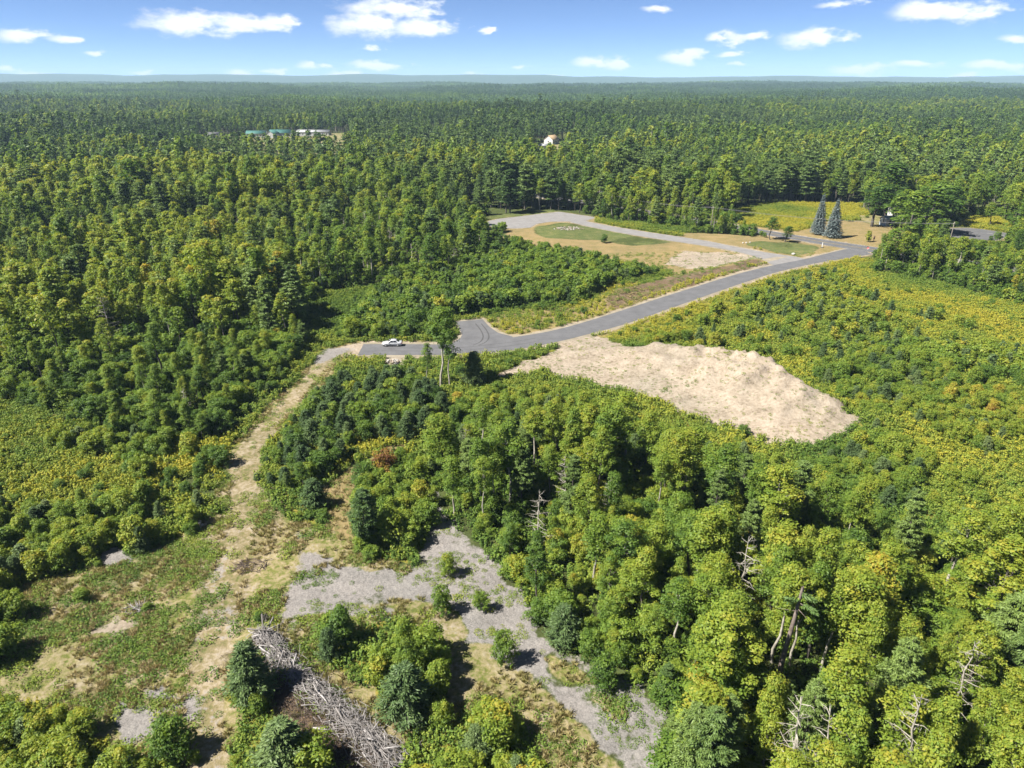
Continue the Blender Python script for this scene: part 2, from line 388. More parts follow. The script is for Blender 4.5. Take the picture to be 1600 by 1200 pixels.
# vegetation / ground classes, painted in order
FOREST, ASPEN, SHRUB, GOLD, WEED, DRY, LAWN, SAND, GRAVEL, YPINE, BRIGHT, SAPLING, BROWN, FIELD, NONE = range(15)
Z = [
    (GOLD, [(540, 545), (545, 450), (720, 430), (775, 395), (1040, 415), (1210, 400), (1215, 415), (925, 505), (800, 530)]),
    (GOLD, [(470, 545), (560, 538), (900, 528), (1340, 400), (1600, 470), (2100, 580), (2100, 900), (1500, 890), (1000, 730), (690, 720), (540, 700), (430, 640)]),
    (GOLD, [(-300, 640), (0, 618), (60, 640), (130, 690), (180, 735), (260, 745), (210, 790), (120, 805), (-300, 830)]),
    (GOLD, [(330, 690), (400, 645), (450, 598), (490, 560), (520, 545), (600, 530), (700, 528), (700, 620), (560, 600), (500, 640), (450, 720), (430, 800), (340, 800)]),
    (WEED, [(120, 885), (220, 850), (330, 800), (350, 735), (365, 690), (430, 625), (500, 560), (540, 560), (470, 650), (405, 720), (420, 790), (540, 800), (560, 870), (700, 900), (860, 1000), (1000, 1130), (1060, 1300), (280, 1330), (100, 1120), (-400, 1180), (-300, 930), (0, 900)]),
    (SHRUB, [(60, 690), (150, 690), (330, 690), (340, 725), (250, 752), (150, 735)]),
    (SHRUB, [(135, 815), (200, 790), (335, 775), (345, 800), (250, 855), (150, 872)]),
    (SHRUB, [(-300, 800), (60, 790), (150, 840), (160, 875), (60, 905), (0, 930), (-350, 990)]),
    (SHRUB, [(-400, 960), (-40, 930), (30, 960), (20, 1010), (-20, 1060), (-400, 1110)]),
    (SHRUB, [(-400, 1120), (40, 1105), (120, 1130), (170, 1165), (180, 1200), (260, 1190), (305, 1165), (330, 1320), (-500, 1400)]),
    (GOLD, [(480, 470), (515, 452), (565, 455), (560, 500), (575, 535), (500, 560), (480, 545)]),
    (YPINE, [(395, 770), (405, 715), (440, 665), (480, 625), (520, 600), (600, 600), (690, 610), (690, 660), (640, 690), (560, 700), (530, 745), (440, 762)]),
    (GOLD, [(420, 775), (520, 755), (545, 790), (520, 830), (440, 815)]),
    (DRY, [(505, 760), (600, 700), (650, 690), (600, 735), (555, 765), (545, 860), (510, 830)]),
    (SHRUB, [(550, 800), (585, 745), (640, 720), (672, 745), (676, 800), (668, 850), (640, 885), (575, 872)]),
    (SHRUB, [(505, 1020), (530, 985), (600, 970), (655, 985), (690, 1020), (695, 1070), (685, 1110), (630, 1110), (550, 1060)]),
    (SHRUB, [(645, 1160), (690, 1125), (760, 1110), (815, 1130), (830, 1170), (850, 1330), (600, 1330)]),
    (SHRUB, [(365, 1075), (380, 1040), (405, 1060), (432, 1120), (468, 1190), (500, 1320), (380, 1330), (368, 1150)]),
    (SHRUB, [(700, 640), (780, 615), (860, 615), (960, 640), (1060, 685), (1160, 722), (1250, 735), (1350, 700), (1700, 740), (1800, 900), (1450, 880), (1150, 790), (1000, 720), (850, 705), (690, 720)]),
    (GOLD, [(905, 612), (960, 616), (1050, 650), (1175, 705), (1140, 722), (1020, 680), (930, 645)]),
    (BRIGHT, [(690, 740), (760, 705), (850, 712), (1000, 730), (1060, 790), (1200, 850), (1400, 890), (1600, 905), (2100, 900), (2700, 1700), (1230, 1600), (1160, 1230), (1075, 1125), (1005, 1065), (925, 1015), (850, 972), (800, 915), (745, 862), (700, 810)]),
    (SHRUB, [(985, 548), (1100, 493), (1200, 453), (1330, 415), (1400, 420), (1600, 500), (2100, 620), (2100, 900), (1600, 850), (1400, 745), (1352, 700), (1358, 650), (1230, 580), (1130, 548)]),
    (GOLD, [(935, 532), (1060, 488), (1200, 432), (1330, 403), (1400, 415), (1340, 425), (1200, 458), (1090, 505), (1000, 550)]),
    (GOLD, [(1310, 420), (1400, 412), (1450, 440), (1600, 490), (1700, 520), (1600, 540), (1500, 512), (1400, 490), (1330, 450)]),
    (GOLD, [(1400, 668), (1500, 695), (1570, 725), (1520, 760), (1420, 715)]),
    (GOLD, [(1540, 780), (1600, 770), (1700, 820), (1600, 840)]),
    (ASPEN, [(1372, 424), (1385, 405), (1600, 435), (2100, 500), (2100, 610), (1600, 482), (1450, 436)]),
    (SAPLING, [(545, 520), (560, 470), (620, 452), (720, 435), (775, 395), (850, 398), (960, 415), (1030, 428), (960, 440), (945, 458), (850, 486), (740, 490), (700, 505), (690, 526), (560, 530)]),
    (GOLD, [(560, 540), (700, 537), (716, 520), (700, 496), (790, 482), (900, 474), (955, 443), (1060, 427), (1190, 407), (1212, 412), (1060, 456), (925, 497), (800, 526), (770, 518), (750, 496), (705, 503), (718, 528), (690, 538)]),
    (BROWN, [(945, 478), (960, 455), (1010, 444), (1085, 427), (1190, 406), (1200, 412), (1080, 440), (1000, 470), (955, 484)]),
    (DRY, [(790, 352), (905, 340), (1000, 348), (1260, 402), (1190, 412), (1060, 428), (1020, 418), (940, 404), (850, 386), (790, 375)]),
    (LAWN, [(840, 352), (890, 347), (940, 356), (1060, 380), (1000, 384), (940, 376), (860, 372), (826, 360)]),
    (GOLD, [(925, 341), (985, 347), (1060, 358), (1140, 372), (1200, 385), (1190, 393), (1100, 376), (1000, 361), (940, 350)]),
    (DRY, [(1060, 362), (1150, 368), (1210, 372), (1290, 384), (1315, 389), (1262, 405), (1200, 394), (1140, 384), (1070, 370)]),
    (LAWN, [(1165, 382), (1190, 378), (1265, 383), (1290, 388), (1262, 399), (1240, 400), (1200, 394)]),
    (SAND, [(1040, 402), (1070, 394), (1120, 394), (1178, 404), (1130, 415), (1090, 421), (1050, 415)]),
    (LAWN, [(725, 342), (790, 333), (868, 328), (874, 331), (780, 342), (740, 347)]),
    (FIELD, [(1140, 327), (1180, 318), (1260, 317.5), (1348, 319), (1360, 346), (1290, 347), (1245, 364), (1190, 356), (1150, 349)]),
    (DRY, [(1150, 350), (1245, 361), (1290, 347), (1360, 344), (1400, 350), (1425, 372), (1400, 392), (1250, 368), (1160, 354)]),
    (FIELD, [(1500, 352), (1510, 338), (1565, 342), (1600, 362), (1575, 364), (1530, 357)]),
    (GOLD, [(-200, 462), (28, 470), (24, 502), (-200, 515)]),
    (SAND, [(775, 588), (830, 563), (895, 537), (922, 524), (946, 528), (985, 548), (1010, 560), (1100, 585), (1215, 620), (1345, 662), (1330, 676), (1265, 700), (1200, 694), (1150, 674), (1060, 642), (960, 607), (880, 592), (850, 582), (790, 594)]),
    (SAND, [(660, 610), (690, 606), (700, 612), (680, 618)]),
    (GRAVEL, [(445, 925), (480, 902), (560, 885), (640, 903), (662, 855), (680, 805), (664, 752), (672, 742), (688, 775), (694, 805), (722, 830), (762, 862), (790, 902), (835, 958), (850, 1000), (905, 1025), (1000, 1075), (1050, 1140), (1040, 1185), (1000, 1260), (900, 1130), (845, 1072), (770, 1020), (722, 990), (700, 952), (650, 938), (560, 938), (500, 965), (440, 972)]),
    (WEED, [(845, 1025), (900, 1035), (935, 1072), (890, 1068), (862, 1050)]),
    (WEED, [(930, 1082), (985, 1095), (975, 1135), (945, 1115)]),
    (GRAVEL, [(150, 862), (200, 852), (215, 870), (165, 882)]),
    (GRAVEL, [(170, 1130), (200, 1105), (245, 1110), (240, 1150), (190, 1160)]),
    (GRAVEL, [(505, 545), (520, 541), (552, 541), (556, 548), (520, 560), (490, 575)]),
    (SAND, [(140, 985), (165, 965), (210, 970), (200, 985), (150, 992)]),
    (BROWN, [(395, 1060), (420, 1030), (460, 1080), (510, 1140), (560, 1200), (640, 1300), (500, 1300), (470, 1180), (440, 1110)]),
    (SAND, [(600, 556), (632, 556), (636, 572), (606, 574)]),
]
MOUND_TOP = [m[:2] for m in MOUND]
ZW = [(c, poly_w(p)) for c, p in Z]
# the mound's sandy face reaches up to its crest
crest_poly = np.vstack([np.array(MOUND_TOP) + np.array((0.0, 2.2)), poly_w([(1350, 655), (1200, 640), (1000, 560)])])
ZW.append((SAND, crest_poly))
VERGE = poly_w([(745, 497), (800, 484), (900, 476), (955, 444), (1060, 428), (1190, 407), (1212, 412), (1060, 456), (925, 497), (800, 526), (770, 518)])
CLEARINGS = []                                       # filled by the far buildings: places without trees


def classify(x, y, warp=1.0):
    wx = x + (fbm(x, y, 7, 3) - 0.5) * 3.2 * warp * np.clip(y / 110, 0.5, 2.5)
    wy = y + (fbm(x, y, 7, 9) - 0.5) * 3.2 * warp * np.clip(y / 110, 0.5, 2.5)
    c = np.full(np.shape(x), FOREST, dtype=np.int32)
    for cls, poly in ZW:
        c[in_poly(wx, wy, poly)] = cls
    for poly in CLEARINGS:
        c[in_poly(x, y, poly)] = WEED
    for nm in roads_w:
        c[in_poly(x, y, roads_w[nm][2])] = NONE
    for poly in (TURN_W, LOT_W, PARK_W):
        c[in_poly(x, y, poly)] = NONE
    return c


def road_clear(x, y):
    d = np.full(np.shape(x), 1e9)
    for nm in roads_w:
        half = np.linalg.norm(roads_w[nm][0] - roads_w[nm][1], axis=1).mean() / 2
        d = np.minimum(d, seg_dist(x, y, roads_w[nm][4])[0] - half)
    for poly in (TURN_W, LOT_W, PARK_W):
        dd, _ = seg_dist(x, y, np.vstack([poly, poly[:1]]))
        d = np.minimum(d, np.where(in_poly(x, y, poly), -1, dd))
    return d


# ------------------------------------------------------------------ materials
def new_mat(name):
    m = bpy.data.materials.new(name); m.use_nodes = True
    nt = m.node_tree; nt.nodes.clear()
    out = nt.nodes.new('ShaderNodeOutputMaterial')
    return m, nt, out


def N(nt, t, **k):
    n = nt.nodes.new(t)
    for a, b in k.items(): setattr(n, a, b)
    return n


def ramp(nt, fac, stops, interp='LINEAR'):
    r = N(nt, 'ShaderNodeValToRGB'); r.color_ramp.interpolation = interp
    els = r.color_ramp.elements
    while len(els) < len(stops): els.new(0.5)
    for e, (p, c) in zip(els, stops):
        e.position = p; e.color = (*c, 1) if len(c) == 3 else c
    if fac is not None: nt.links.new(fac, r.inputs[0])
    return r


def noise(nt, scale, detail=3, rough=0.55, vec=None):
    n = N(nt, 'ShaderNodeTexNoise'); n.inputs['Scale'].default_value = scale
    n.inputs['Detail'].default_value = detail; n.inputs['Roughness'].default_value = rough
    if vec is not None: nt.links.new(vec, n.inputs['Vector'])
    return n


def math_n(nt, op, a, b=None, c=None):
    n = N(nt, 'ShaderNodeMath', operation=op)
    for i, v in enumerate((a, b, c)):
        if v is None: continue
        if isinstance(v, (int, float)): n.inputs[i].default_value = v
        else: nt.links.new(v, n.inputs[i])
    return n.outputs[0]


def foliage_mat(name, stops, transl=0.3, var_amp=0.35, rough=0.55):
    m, nt, out = new_mat(name)
    tint = N(nt, 'ShaderNodeAttribute', attribute_type='INSTANCER', attribute_name='tint')
    var = N(nt, 'ShaderNodeAttribute', attribute_name='var')
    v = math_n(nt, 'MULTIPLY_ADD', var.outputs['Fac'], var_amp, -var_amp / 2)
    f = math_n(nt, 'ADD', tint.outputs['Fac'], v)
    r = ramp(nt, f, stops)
    b = N(nt, 'ShaderNodeBsdfPrincipled'); b.inputs['Roughness'].default_value = rough
    b.inputs['Specular IOR Level'].default_value = 0.25
    nt.links.new(r.outputs[0], b.inputs['Base Color'])
    t = N(nt, 'ShaderNodeBsdfTranslucent')
    hs = N(nt, 'ShaderNodeHueSaturation'); hs.inputs['Value'].default_value = 1.25; hs.inputs['Saturation'].default_value = 1.1; hs.inputs['Hue'].default_value = 0.49
    nt.links.new(r.outputs[0], hs.inputs['Color']); nt.links.new(hs.outputs[0], t.inputs['Color'])
    mx = N(nt, 'ShaderNodeMixShader'); mx.inputs[0].default_value = transl
    nt.links.new(b.outputs[0], mx.inputs[1]); nt.links.new(t.outputs[0], mx.inputs[2])
    nt.links.new(mx.outputs[0], out.inputs[0])
    return m


def plain_mat(name, c0, c1, scale=4.0, rough=0.85, detail=4, bump=0.0, spec=0.3, metallic=0.0):
    m, nt, out = new_mat(name)
    g = N(nt, 'ShaderNodeTexCoord')
    n = noise(nt, scale, detail, 0.6, g.outputs['Object'])
    r = ramp(nt, n.outputs['Fac'], [(0.3, c0), (0.7, c1)])
    b = N(nt, 'ShaderNodeBsdfPrincipled'); b.inputs['Roughness'].default_value = rough
    b.inputs['Specular IOR Level'].default_value = spec; b.inputs['Metallic'].default_value = metallic
    nt.links.new(r.outputs[0], b.inputs['Base Color'])
    if bump:
        bp = N(nt, 'ShaderNodeBump'); bp.inputs['Strength'].default_value = bump; bp.inputs['Distance'].default_value = 0.1
        nt.links.new(n.outputs['Fac'], bp.inputs['Height']); nt.links.new(bp.outputs[0], b.inputs['Normal'])
    nt.links.new(b.outputs[0], out.inputs[0])
    return m


LEAF_STOPS = [(0.0, (0.0362, 0.0744, 0.0146)), (0.22, (0.0725, 0.1353, 0.0219)), (0.42, (0.1329, 0.2052, 0.0268)), (0.62, (0.2234, 0.2683, 0.0316)), (0.82, (0.3623, 0.2818, 0.0365)), (1.0, (0.1683, 0.0785, 0.035))]
NEEDLE_STOPS = [(0.0, (0.0263, 0.0528, 0.0171)), (0.35, (0.0605, 0.1082, 0.0289)), (0.65, (0.1184, 0.1762, 0.0421)), (1.0, (0.1841, 0.2391, 0.0592))]
BLUE_STOPS = [(0.0, (0.0287, 0.0549, 0.0183)), (0.4, (0.0622, 0.1075, 0.0355)), (0.75, (0.1196, 0.1716, 0.0568)), (1.0, (0.1794, 0.2231, 0.0811))]
SPRUCE_STOPS = [(0.0, (0.055, 0.078, 0.075)), (0.5, (0.13, 0.165, 0.16)), (1.0, (0.25, 0.285, 0.28))]
WEED_STOPS = [(0.0, (0.0484, 0.0937, 0.0168)), (0.25, (0.0968, 0.1614, 0.0224)), (0.5, (0.1828, 0.2239, 0.0291)), (0.7, (0.3118, 0.2916, 0.0269)), (0.88, (0.3548, 0.2812, 0.0448)), (1.0, (0.2903, 0.1979, 0.0672))]
STRAW_STOPS = [(0.0, (0.091, 0.13, 0.0286)), (0.4, (0.195, 0.195, 0.0585)), (0.7, (0.299, 0.247, 0.1105)), (1.0, (0.377, 0.312, 0.182))]
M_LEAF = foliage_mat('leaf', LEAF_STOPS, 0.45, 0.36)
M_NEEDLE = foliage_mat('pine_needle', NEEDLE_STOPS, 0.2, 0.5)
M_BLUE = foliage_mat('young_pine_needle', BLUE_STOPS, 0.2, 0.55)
M_SPRUCE = foliage_mat('blue_spruce_needle', SPRUCE_STOPS, 0.15, 0.7)
M_WEED = foliage_mat('weed', WEED_STOPS, 0.3, 0.30, 0.7)
M_STRAW = foliage_mat('straw_grass', STRAW_STOPS, 0.2, 0.4, 0.8)
M_BARK = plain_mat('bark', (0.035, 0.029, 0.023), (0.10, 0.088, 0.075), 3.0)
M_BIRCH = plain_mat('pale_bark', (0.16, 0.145, 0.115), (0.36, 0.335, 0.285), 2.0)
M_DEADWOOD = plain_mat('dead_wood', (0.10, 0.09, 0.078), (0.22, 0.20, 0.185), 2.5)


def attr_obj_var(nt):
    oi = N(nt, 'ShaderNodeObjectInfo')
    return oi.outputs['Random']


def log_mat(name, stops):
    m, nt, out = new_mat(name)
    g = N(nt, 'ShaderNodeTexCoord')
    n = noise(nt, 5.0, 4, 0.6, g.outputs['Object'])
    f = math_n(nt, 'MULTIPLY_ADD', n.outputs['Fac'], 0.45, math_n(nt, 'MULTIPLY_ADD', attr_obj_var(nt), 0.8, -0.15))
    r = ramp(nt, f, stops)
    b = N(nt, 'ShaderNodeBsdfPrincipled'); b.inputs['Roughness'].default_value = 0.85
    nt.links.new(r.outputs[0], b.inputs['Base Color']); nt.links.new(b.outputs[0], out.inputs[0])
    return m
M_LOG = log_mat('weathered_log', [(0.0, (0.05, 0.042, 0.037)), (0.45, (0.155, 0.142, 0.135)), (1.0, (0.36, 0.34, 0.335))])
M_TWIG = plain_mat('brown_brush', (0.045, 0.032, 0.026), (0.115, 0.086, 0.07), 1.5)


def ground_mat():
    m, nt, out = new_mat('ground')
    g = N(nt, 'ShaderNodeNewGeometry'); pos = g.outputs['Position']
    L = nt.links
    fine = noise(nt, 1.6, 6, 0.65, pos); mid = noise(nt, 0.28, 5, 0.6, pos); big = noise(nt, 0.05, 4, 0.6, pos); grit = noise(nt, 6.0, 3, 0.7, pos)
    fm = math_n(nt, 'MULTIPLY_ADD', fine.outputs['Fac'], 0.55, math_n(nt, 'MULTIPLY', mid.outputs['Fac'], 0.45))
    col = ramp(nt, fm, [(0.3, (0.030, 0.030, 0.014)), (0.5, (0.045, 0.060, 0.018)), (0.72, (0.085, 0.085, 0.030))]).outputs[0]
    layers = [
        ('weed', 0.5, [(0.32, (0.045, 0.068, 0.015)), (0.44, (0.095, 0.105, 0.028)), (0.52, (0.175, 0.150, 0.080)), (0.66, (0.25, 0.215, 0.158))], fm),
        ('gold', 0.5, [(0.30, (0.045, 0.065, 0.014)), (0.47, (0.105, 0.120, 0.022)), (0.60, (0.17, 0.145, 0.03)), (0.75, (0.18, 0.13, 0.055))], fm),
        ('field', 0.4, [(0.28, (0.085, 0.11, 0.02)), (0.45, (0.16, 0.16, 0.02)), (0.55, (0.27, 0.215, 0.012)), (0.72, (0.28, 0.23, 0.07))], mid.outputs['Fac']),
        ('dry', 0.45, [(0.30, (0.085, 0.095, 0.028)), (0.45, (0.155, 0.125, 0.058)), (0.60, (0.21, 0.155, 0.082)), (0.78, (0.25, 0.195, 0.12))], fm),
        ('lawn', 0.9, [(0.34, (0.050, 0.068, 0.022)), (0.50, (0.074, 0.092, 0.031)), (0.62, (0.14, 0.125, 0.055))], fm),
        ('brown', 0.6, [(0.3, (0.065, 0.048, 0.032)), (0.52, (0.12, 0.085, 0.055)), (0.72, (0.21, 0.165, 0.12))], fm),
        ('sand', 0.8, [(0.34, (0.10, 0.08, 0.06)), (0.43, (0.19, 0.158, 0.125)), (0.55, (0.255, 0.216, 0.178)), (0.72, (0.33, 0.287, 0.245))], fm),
        ('track', 0.7, [(0.36, (0.075, 0.085, 0.028)), (0.48, (0.15, 0.125, 0.07)), (0.57, (0.225, 0.19, 0.14)), (0.75, (0.28, 0.245, 0.195))], fm),
        ('gravel', 1.1, [(0.30, (0.055, 0.052, 0.048)), (0.45, (0.135, 0.127, 0.127)), (0.58, (0.20, 0.188, 0.186)), (0.78, (0.29, 0.26, 0.235))], math_n(nt, 'MULTIPLY_ADD', grit.outputs['Fac'], 0.5, math_n(nt, 'MULTIPLY', fm, 0.5))),
    ]
    for nm, amp, stops, fac in layers:
        at = N(nt, 'ShaderNodeAttribute', attribute_name=nm)
        r = ramp(nt, fac, stops)
        e = math_n(nt, 'MULTIPLY_ADD', fm, amp * 2, -amp)
        w = math_n(nt, 'ADD', at.outputs['Fac'], math_n(nt, 'MULTIPLY', e, math_n(nt, 'SUBTRACT', 1.15, at.outputs['Fac'])))
        mr = N(nt, 'ShaderNodeMapRange', interpolation_type='SMOOTHSTEP'); mr.inputs['From Min'].default_value, mr.inputs['From Max'].default_value = 0.36, 0.62
        L.new(w, mr.inputs['Value'])
        mx = N(nt, 'ShaderNodeMix', data_type='RGBA'); L.new(mr.outputs[0], mx.inputs['Factor']); L.new(col, mx.inputs['A']); L.new(r.outputs[0], mx.inputs['B'])
        col = mx.outputs['Result']
    vb = N(nt, 'ShaderNodeMix', data_type='RGBA', blend_type='MULTIPLY'); vb.inputs['Factor'].default_value = 1.0
    rb = ramp(nt, big.outputs['Fac'], [(0.3, (0.82, 0.84, 0.80)), (0.7, (1.12, 1.08, 1.02))])
    L.new(col, vb.inputs['A']); L.new(rb.outputs[0], vb.inputs['B'])
    b = N(nt, 'ShaderNodeBsdfPrincipled'); b.inputs['Roughness'].default_value = 0.95; b.inputs['Specular IOR Level'].default_value = 0.1
    L.new(vb.outputs['Result'], b.inputs['Base Color'])
    bp = N(nt, 'ShaderNodeBump'); bp.inputs['Strength'].default_value = 0.9; bp.inputs['Distance'].default_value = 0.4
    L.new(fm, bp.inputs['Height']); L.new(bp.outputs[0], b.inputs['Normal'])
    L.new(b.outputs[0], out.inputs[0])
    return m


def road_mat(name, c0, c1, streak=True):
    m, nt, out = new_mat(name)
    g = N(nt, 'ShaderNodeNewGeometry')
    n1 = noise(nt, 0.35, 5, 0.6, g.outputs['Position']); n2 = noise(nt, 5.0, 3, 0.7, g.outputs['Position'])
    f = math_n(nt, 'MULTIPLY_ADD', n2.outputs['Fac'], 0.35, math_n(nt, 'MULTIPLY', n1.outputs['Fac'], 0.65))
    r = ramp(nt, f, [(0.32, c0), (0.68, c1)])
    b = N(nt, 'ShaderNodeBsdfPrincipled'); b.inputs['Roughness'].default_value = 0.85; b.inputs['Specular IOR Level'].default_value = 0.3
    nt.links.new(r.outputs[0], b.inputs['Base Color']); nt.links.new(b.outputs[0], out.inputs[0])
    return m


# ------------------------------------------------------------------ ground sheet
def far_buildings_spots():
    """Roof points of the far buildings (photo pixel, roof height) -> base position."""
    out = []
    for px, py, zr in [(412, 203, 7), (438, 201, 8), (490, 201, 7), (333, 207, 6), (862, 212, 7), (849, 225, 4), (1302, 150, 9)]:
        z = zr
        for _ in range(6):
            p = P(px, py, z); z = float(height(p[0], p[1])) + zr
        out.append(P(px, py, z))
    return out
FAR_SPOTS = far_buildings_spots()
for p, back, wid in [(FAR_SPOTS[1], 190, 60), (FAR_SPOTS[2], 190, 40), (FAR_SPOTS[3], 160, 14), (FAR_SPOTS[4], 150, 14), (FAR_SPOTS[5], 90, 10), (FAR_SPOTS[6], 420, 16)]:
    d = np.array(p[:2]) / np.linalg.norm(p[:2]); s = np.array((d[1], -d[0]))
    a, b = np.array(p[:2]) + d * 12, np.array(p[:2]) - d * back
    CLEARINGS.append(np.array([a + s * wid, a - s * wid, b - s * wid * 0.8, b + s * wid * 0.8]))
hp = P(1392, 350)[:2]
CLEARINGS.append(np.array([hp + (-9, -4), hp + (14, -6), hp + (16, 22), hp + (-6, 22)]))

ys = [-60.0]
while ys[-1] < 12500:
    y = ys[-1]
    ys.append(y + (8.0 if y < 20 else max(0.42, abs(y) * 0.0062) if y < 420 else y * 0.016))
ys = np.array(ys)
us = np.linspace(-1.25, 1.25, 400)
GY = np.repeat(ys[:, None], len(us), 1)
GX = us[None, :] * (np.maximum(GY, 62.0) + 6)
gx, gy = GX.ravel(), GY.ravel()
gz = height(gx, gy)
near = np.hypot(gx, gy) < 1300
cls = np.full(len(gx), FOREST, dtype=np.int32)
cls[near] = classify(gx[near] + (vnoise(gx[near], gy[near], 1.8, 301) - 0.5) * 2.2, gy[near] + (vnoise(gx[near], gy[near], 1.8, 302) - 0.5) * 2.2, 1.0)
nr, nc = GX.shape


def blur(a, k=1):
    a = a.reshape(nr, nc).astype(float)
    for _ in range(k):
        a[1:-1, 1:-1] = (a[1:-1, 1:-1] * 2 + a[:-2, 1:-1] + a[2:, 1:-1] + a[1:-1, :-2] + a[1:-1, 2:]) / 6
    return a.ravel()


layers = {
    'weed': np.isin(cls, (WEED,)) * 1.0, 'gold': np.isin(cls, (GOLD, SHRUB, SAPLING, YPINE)) * 1.0, 'field': (cls == FIELD) * 1.0, 'dry': (cls == DRY) * 1.0,
    'lawn': (cls == LAWN) * sstep(0.25, 0.55, fbm(gx, gy, 9, 201)), 'brown': (cls == BROWN) * 1.0, 'gravel': (cls == GRAVEL) * 1.0, 'sand': (cls == SAND) * 1.0,
}
tr = np.zeros(len(gx)); rc = np.full(len(gx), 99.0)
sel = (np.hypot(gx, gy) < 420)
td, tp = seg_dist(gx[sel], gy[sel], TRACK_W)
wid = np.interp(tp / 24.0, [0, .3, .5, .62, .72, .85, 1.0], [1.6, 1.7, 3.0, 6.4, 4.4, 2.6, 2.0])
strip = 1 - sstep(0.55, 1.25, td / wid)
strip *= np.where((tp / 24.0 < 0.5) & (td < 0.5), 0.45, 1.0)            # a grassy crown between the wheel ruts
tr[sel] = strip
rc[sel] = road_clear(gx[sel], gy[sel])
tpos_all = np.zeros(len(gx)); tpos_all[sel] = tp / 24.0
grey = sstep(0.60, 0.72, tpos_all) * (fbm(gx, gy, 5, 23) * 0.9 - 0.05)
layers['gravel'] = np.maximum(layers['gravel'], np.where(grey > 0, tr * grey * 0.95, 0))
patch_c = P(415, 845)[:2]; dpt = np.hypot((gx - patch_c[0]) / 9, (gy - patch_c[1]) / 6)
layers['gravel'] = np.maximum(layers['gravel'], (1 - sstep(0.3, 1.1, dpt)) * sstep(0.42, 0.6, fbm(gx, gy, 4.5, 29)) * 0.8)
ruts = resample(poly_w([(930, 520), (945, 545), (985, 575), (1060, 612), (1150, 640), (1240, 665)]), 20)
rd, _ = seg_dist(gx[sel], gy[sel], ruts)
rut = np.zeros(len(gx)); rut[sel] = np.exp(-((rd - 0.9) / 0.38) ** 2) * 0.62
tr = np.maximum(tr, rut * (fbm(gx, gy, 9, 55) > 0.36))
tr = np.maximum(tr, (cls == WEED) * sstep(0.54, 0.66, fbm(gx, gy, 6.5, 207)) * 0.75)
spill = in_poly(gx, gy, poly_w([(425, 890), (480, 862), (570, 880), (690, 900), (720, 1000), (560, 960), (500, 990), (420, 985)]))
layers['gravel'] = np.maximum(layers['gravel'], spill * sstep(0.36, 0.58, fbm(gx, gy, 4.0, 233)) * 0.85)
flat = in_poly(gx, gy, poly_w([(250, 980), (310, 960), (310, 1120), (200, 1160), (150, 1110), (260, 1060)]))
layers['gravel'] = np.maximum(layers['gravel'], flat * sstep(0.48, 0.64, fbm(gx, gy, 3.0, 239)) * 0.8)
layers['dry'] = np.maximum(layers['dry'], in_poly(gx, gy, VERGE) * (0.25 + 0.6 * fbm(gx, gy, 5, 277)))
layers['brown'] = np.maximum(layers['brown'], in_poly(gx, gy, VERGE) * sstep(0.5, 0.65, fbm(gx, gy, 8, 281)) * 0.8)
layers['gravel'] = layers['gravel'] * (0.55 + 0.45 * sstep(0.28, 0.46, fbm(gx, gy, 5.5, 311)))
layers['track'] = tr * (1 - 0.25 * sstep(0.6, 0.75, tpos_all))
layers['sand'] = np.maximum(layers['sand'], np.where(rc < 1.3, 0.62, 0) * (hypot_ok := (np.hypot(gx, gy) < 420)))
layers['dry'] = np.maximum(layers['dry'], np.where((rc < 3.5), 0.55, 0) * hypot_ok)
MB_ground = MB()
ii = (np.arange(nr - 1)[:, None] * nc + np.arange(nc - 1)[None, :])
MB_ground.add(np.stack([gx, gy, gz], 1), np.stack([ii, ii + 1, ii + nc + 1, ii + nc], -1).reshape(-1, 4))
M_GROUND = ground_mat()
ground = MB_ground.obj('ground', M_GROUND, smooth=True)
for nm, a in layers.items():
    at = ground.data.attributes.new(nm, 'FLOAT', 'POINT'); at.data.foreach_set('value', blur(a, 4 if nm in ('gravel', 'weed', 'gold', 'dry', 'lawn', 'brown') else 1).astype(np.float32))
tag(ground, 'patchwork of weeds, sand, crushed stone and forest floor', 'ground', kind='structure')

# hills along the horizon
hb = MB()
hx = np.linspace(-13000, 13000, 260); hy = np.linspace(6200, 12200, 40)
HX, HY = np.meshgrid(hx, hy)
prof = (0.2 + 0.8 * fbm(HX, HY * 0.35, 2600, 91, 4)) * np.exp(-((HY - 9400) / 1500) ** 2)
HZ = -20 + 225 * prof + 16 * (fbm(HX, HY, 420, 14) - 0.5)
ii = (np.arange(39)[:, None] * 260 + np.arange(259)[None, :])
hb.add(np.stack([HX.ravel(), HY.ravel(), HZ.ravel()], 1), np.stack([ii, ii + 1, ii + 261, ii + 260], -1).reshape(-1, 4))
M_HILL = plain_mat('wooded_hill', (0.020, 0.038, 0.016), (0.045, 0.07, 0.028), 0.02, 1.0, 6, 0, 0.05)
tag(hb.obj('hills', M_HILL, smooth=True), 'low wooded hills fading along the horizon', 'hills', kind='structure')

# ------------------------------------------------------------------ roads
M_ASPHALT = road_mat('worn_asphalt', (0.066, 0.066, 0.070), (0.105, 0.105, 0.110))
M_ASPHALT2 = road_mat('county_asphalt', (0.062, 0.062, 0.066), (0.098, 0.098, 0.102))
M_STONEDUST = road_mat('stone_dust', (0.125, 0.12, 0.118), (0.185, 0.178, 0.175))
M_SHOULDER = road_mat('sandy_shoulder', (0.115, 0.10, 0.065), (0.26, 0.225, 0.175))
M_PAINT_Y = plain_mat('yellow_line', (0.25, 0.17, 0.02), (0.33, 0.24, 0.04), 2.0)
M_PAINT_W = plain_mat('white_line', (0.26, 0.26, 0.25), (0.36, 0.36, 0.35), 2.0)
M_TYRE_MARK = plain_mat('tyre_mark', (0.03, 0.03, 0.03), (0.06, 0.06, 0.06), 2.0)


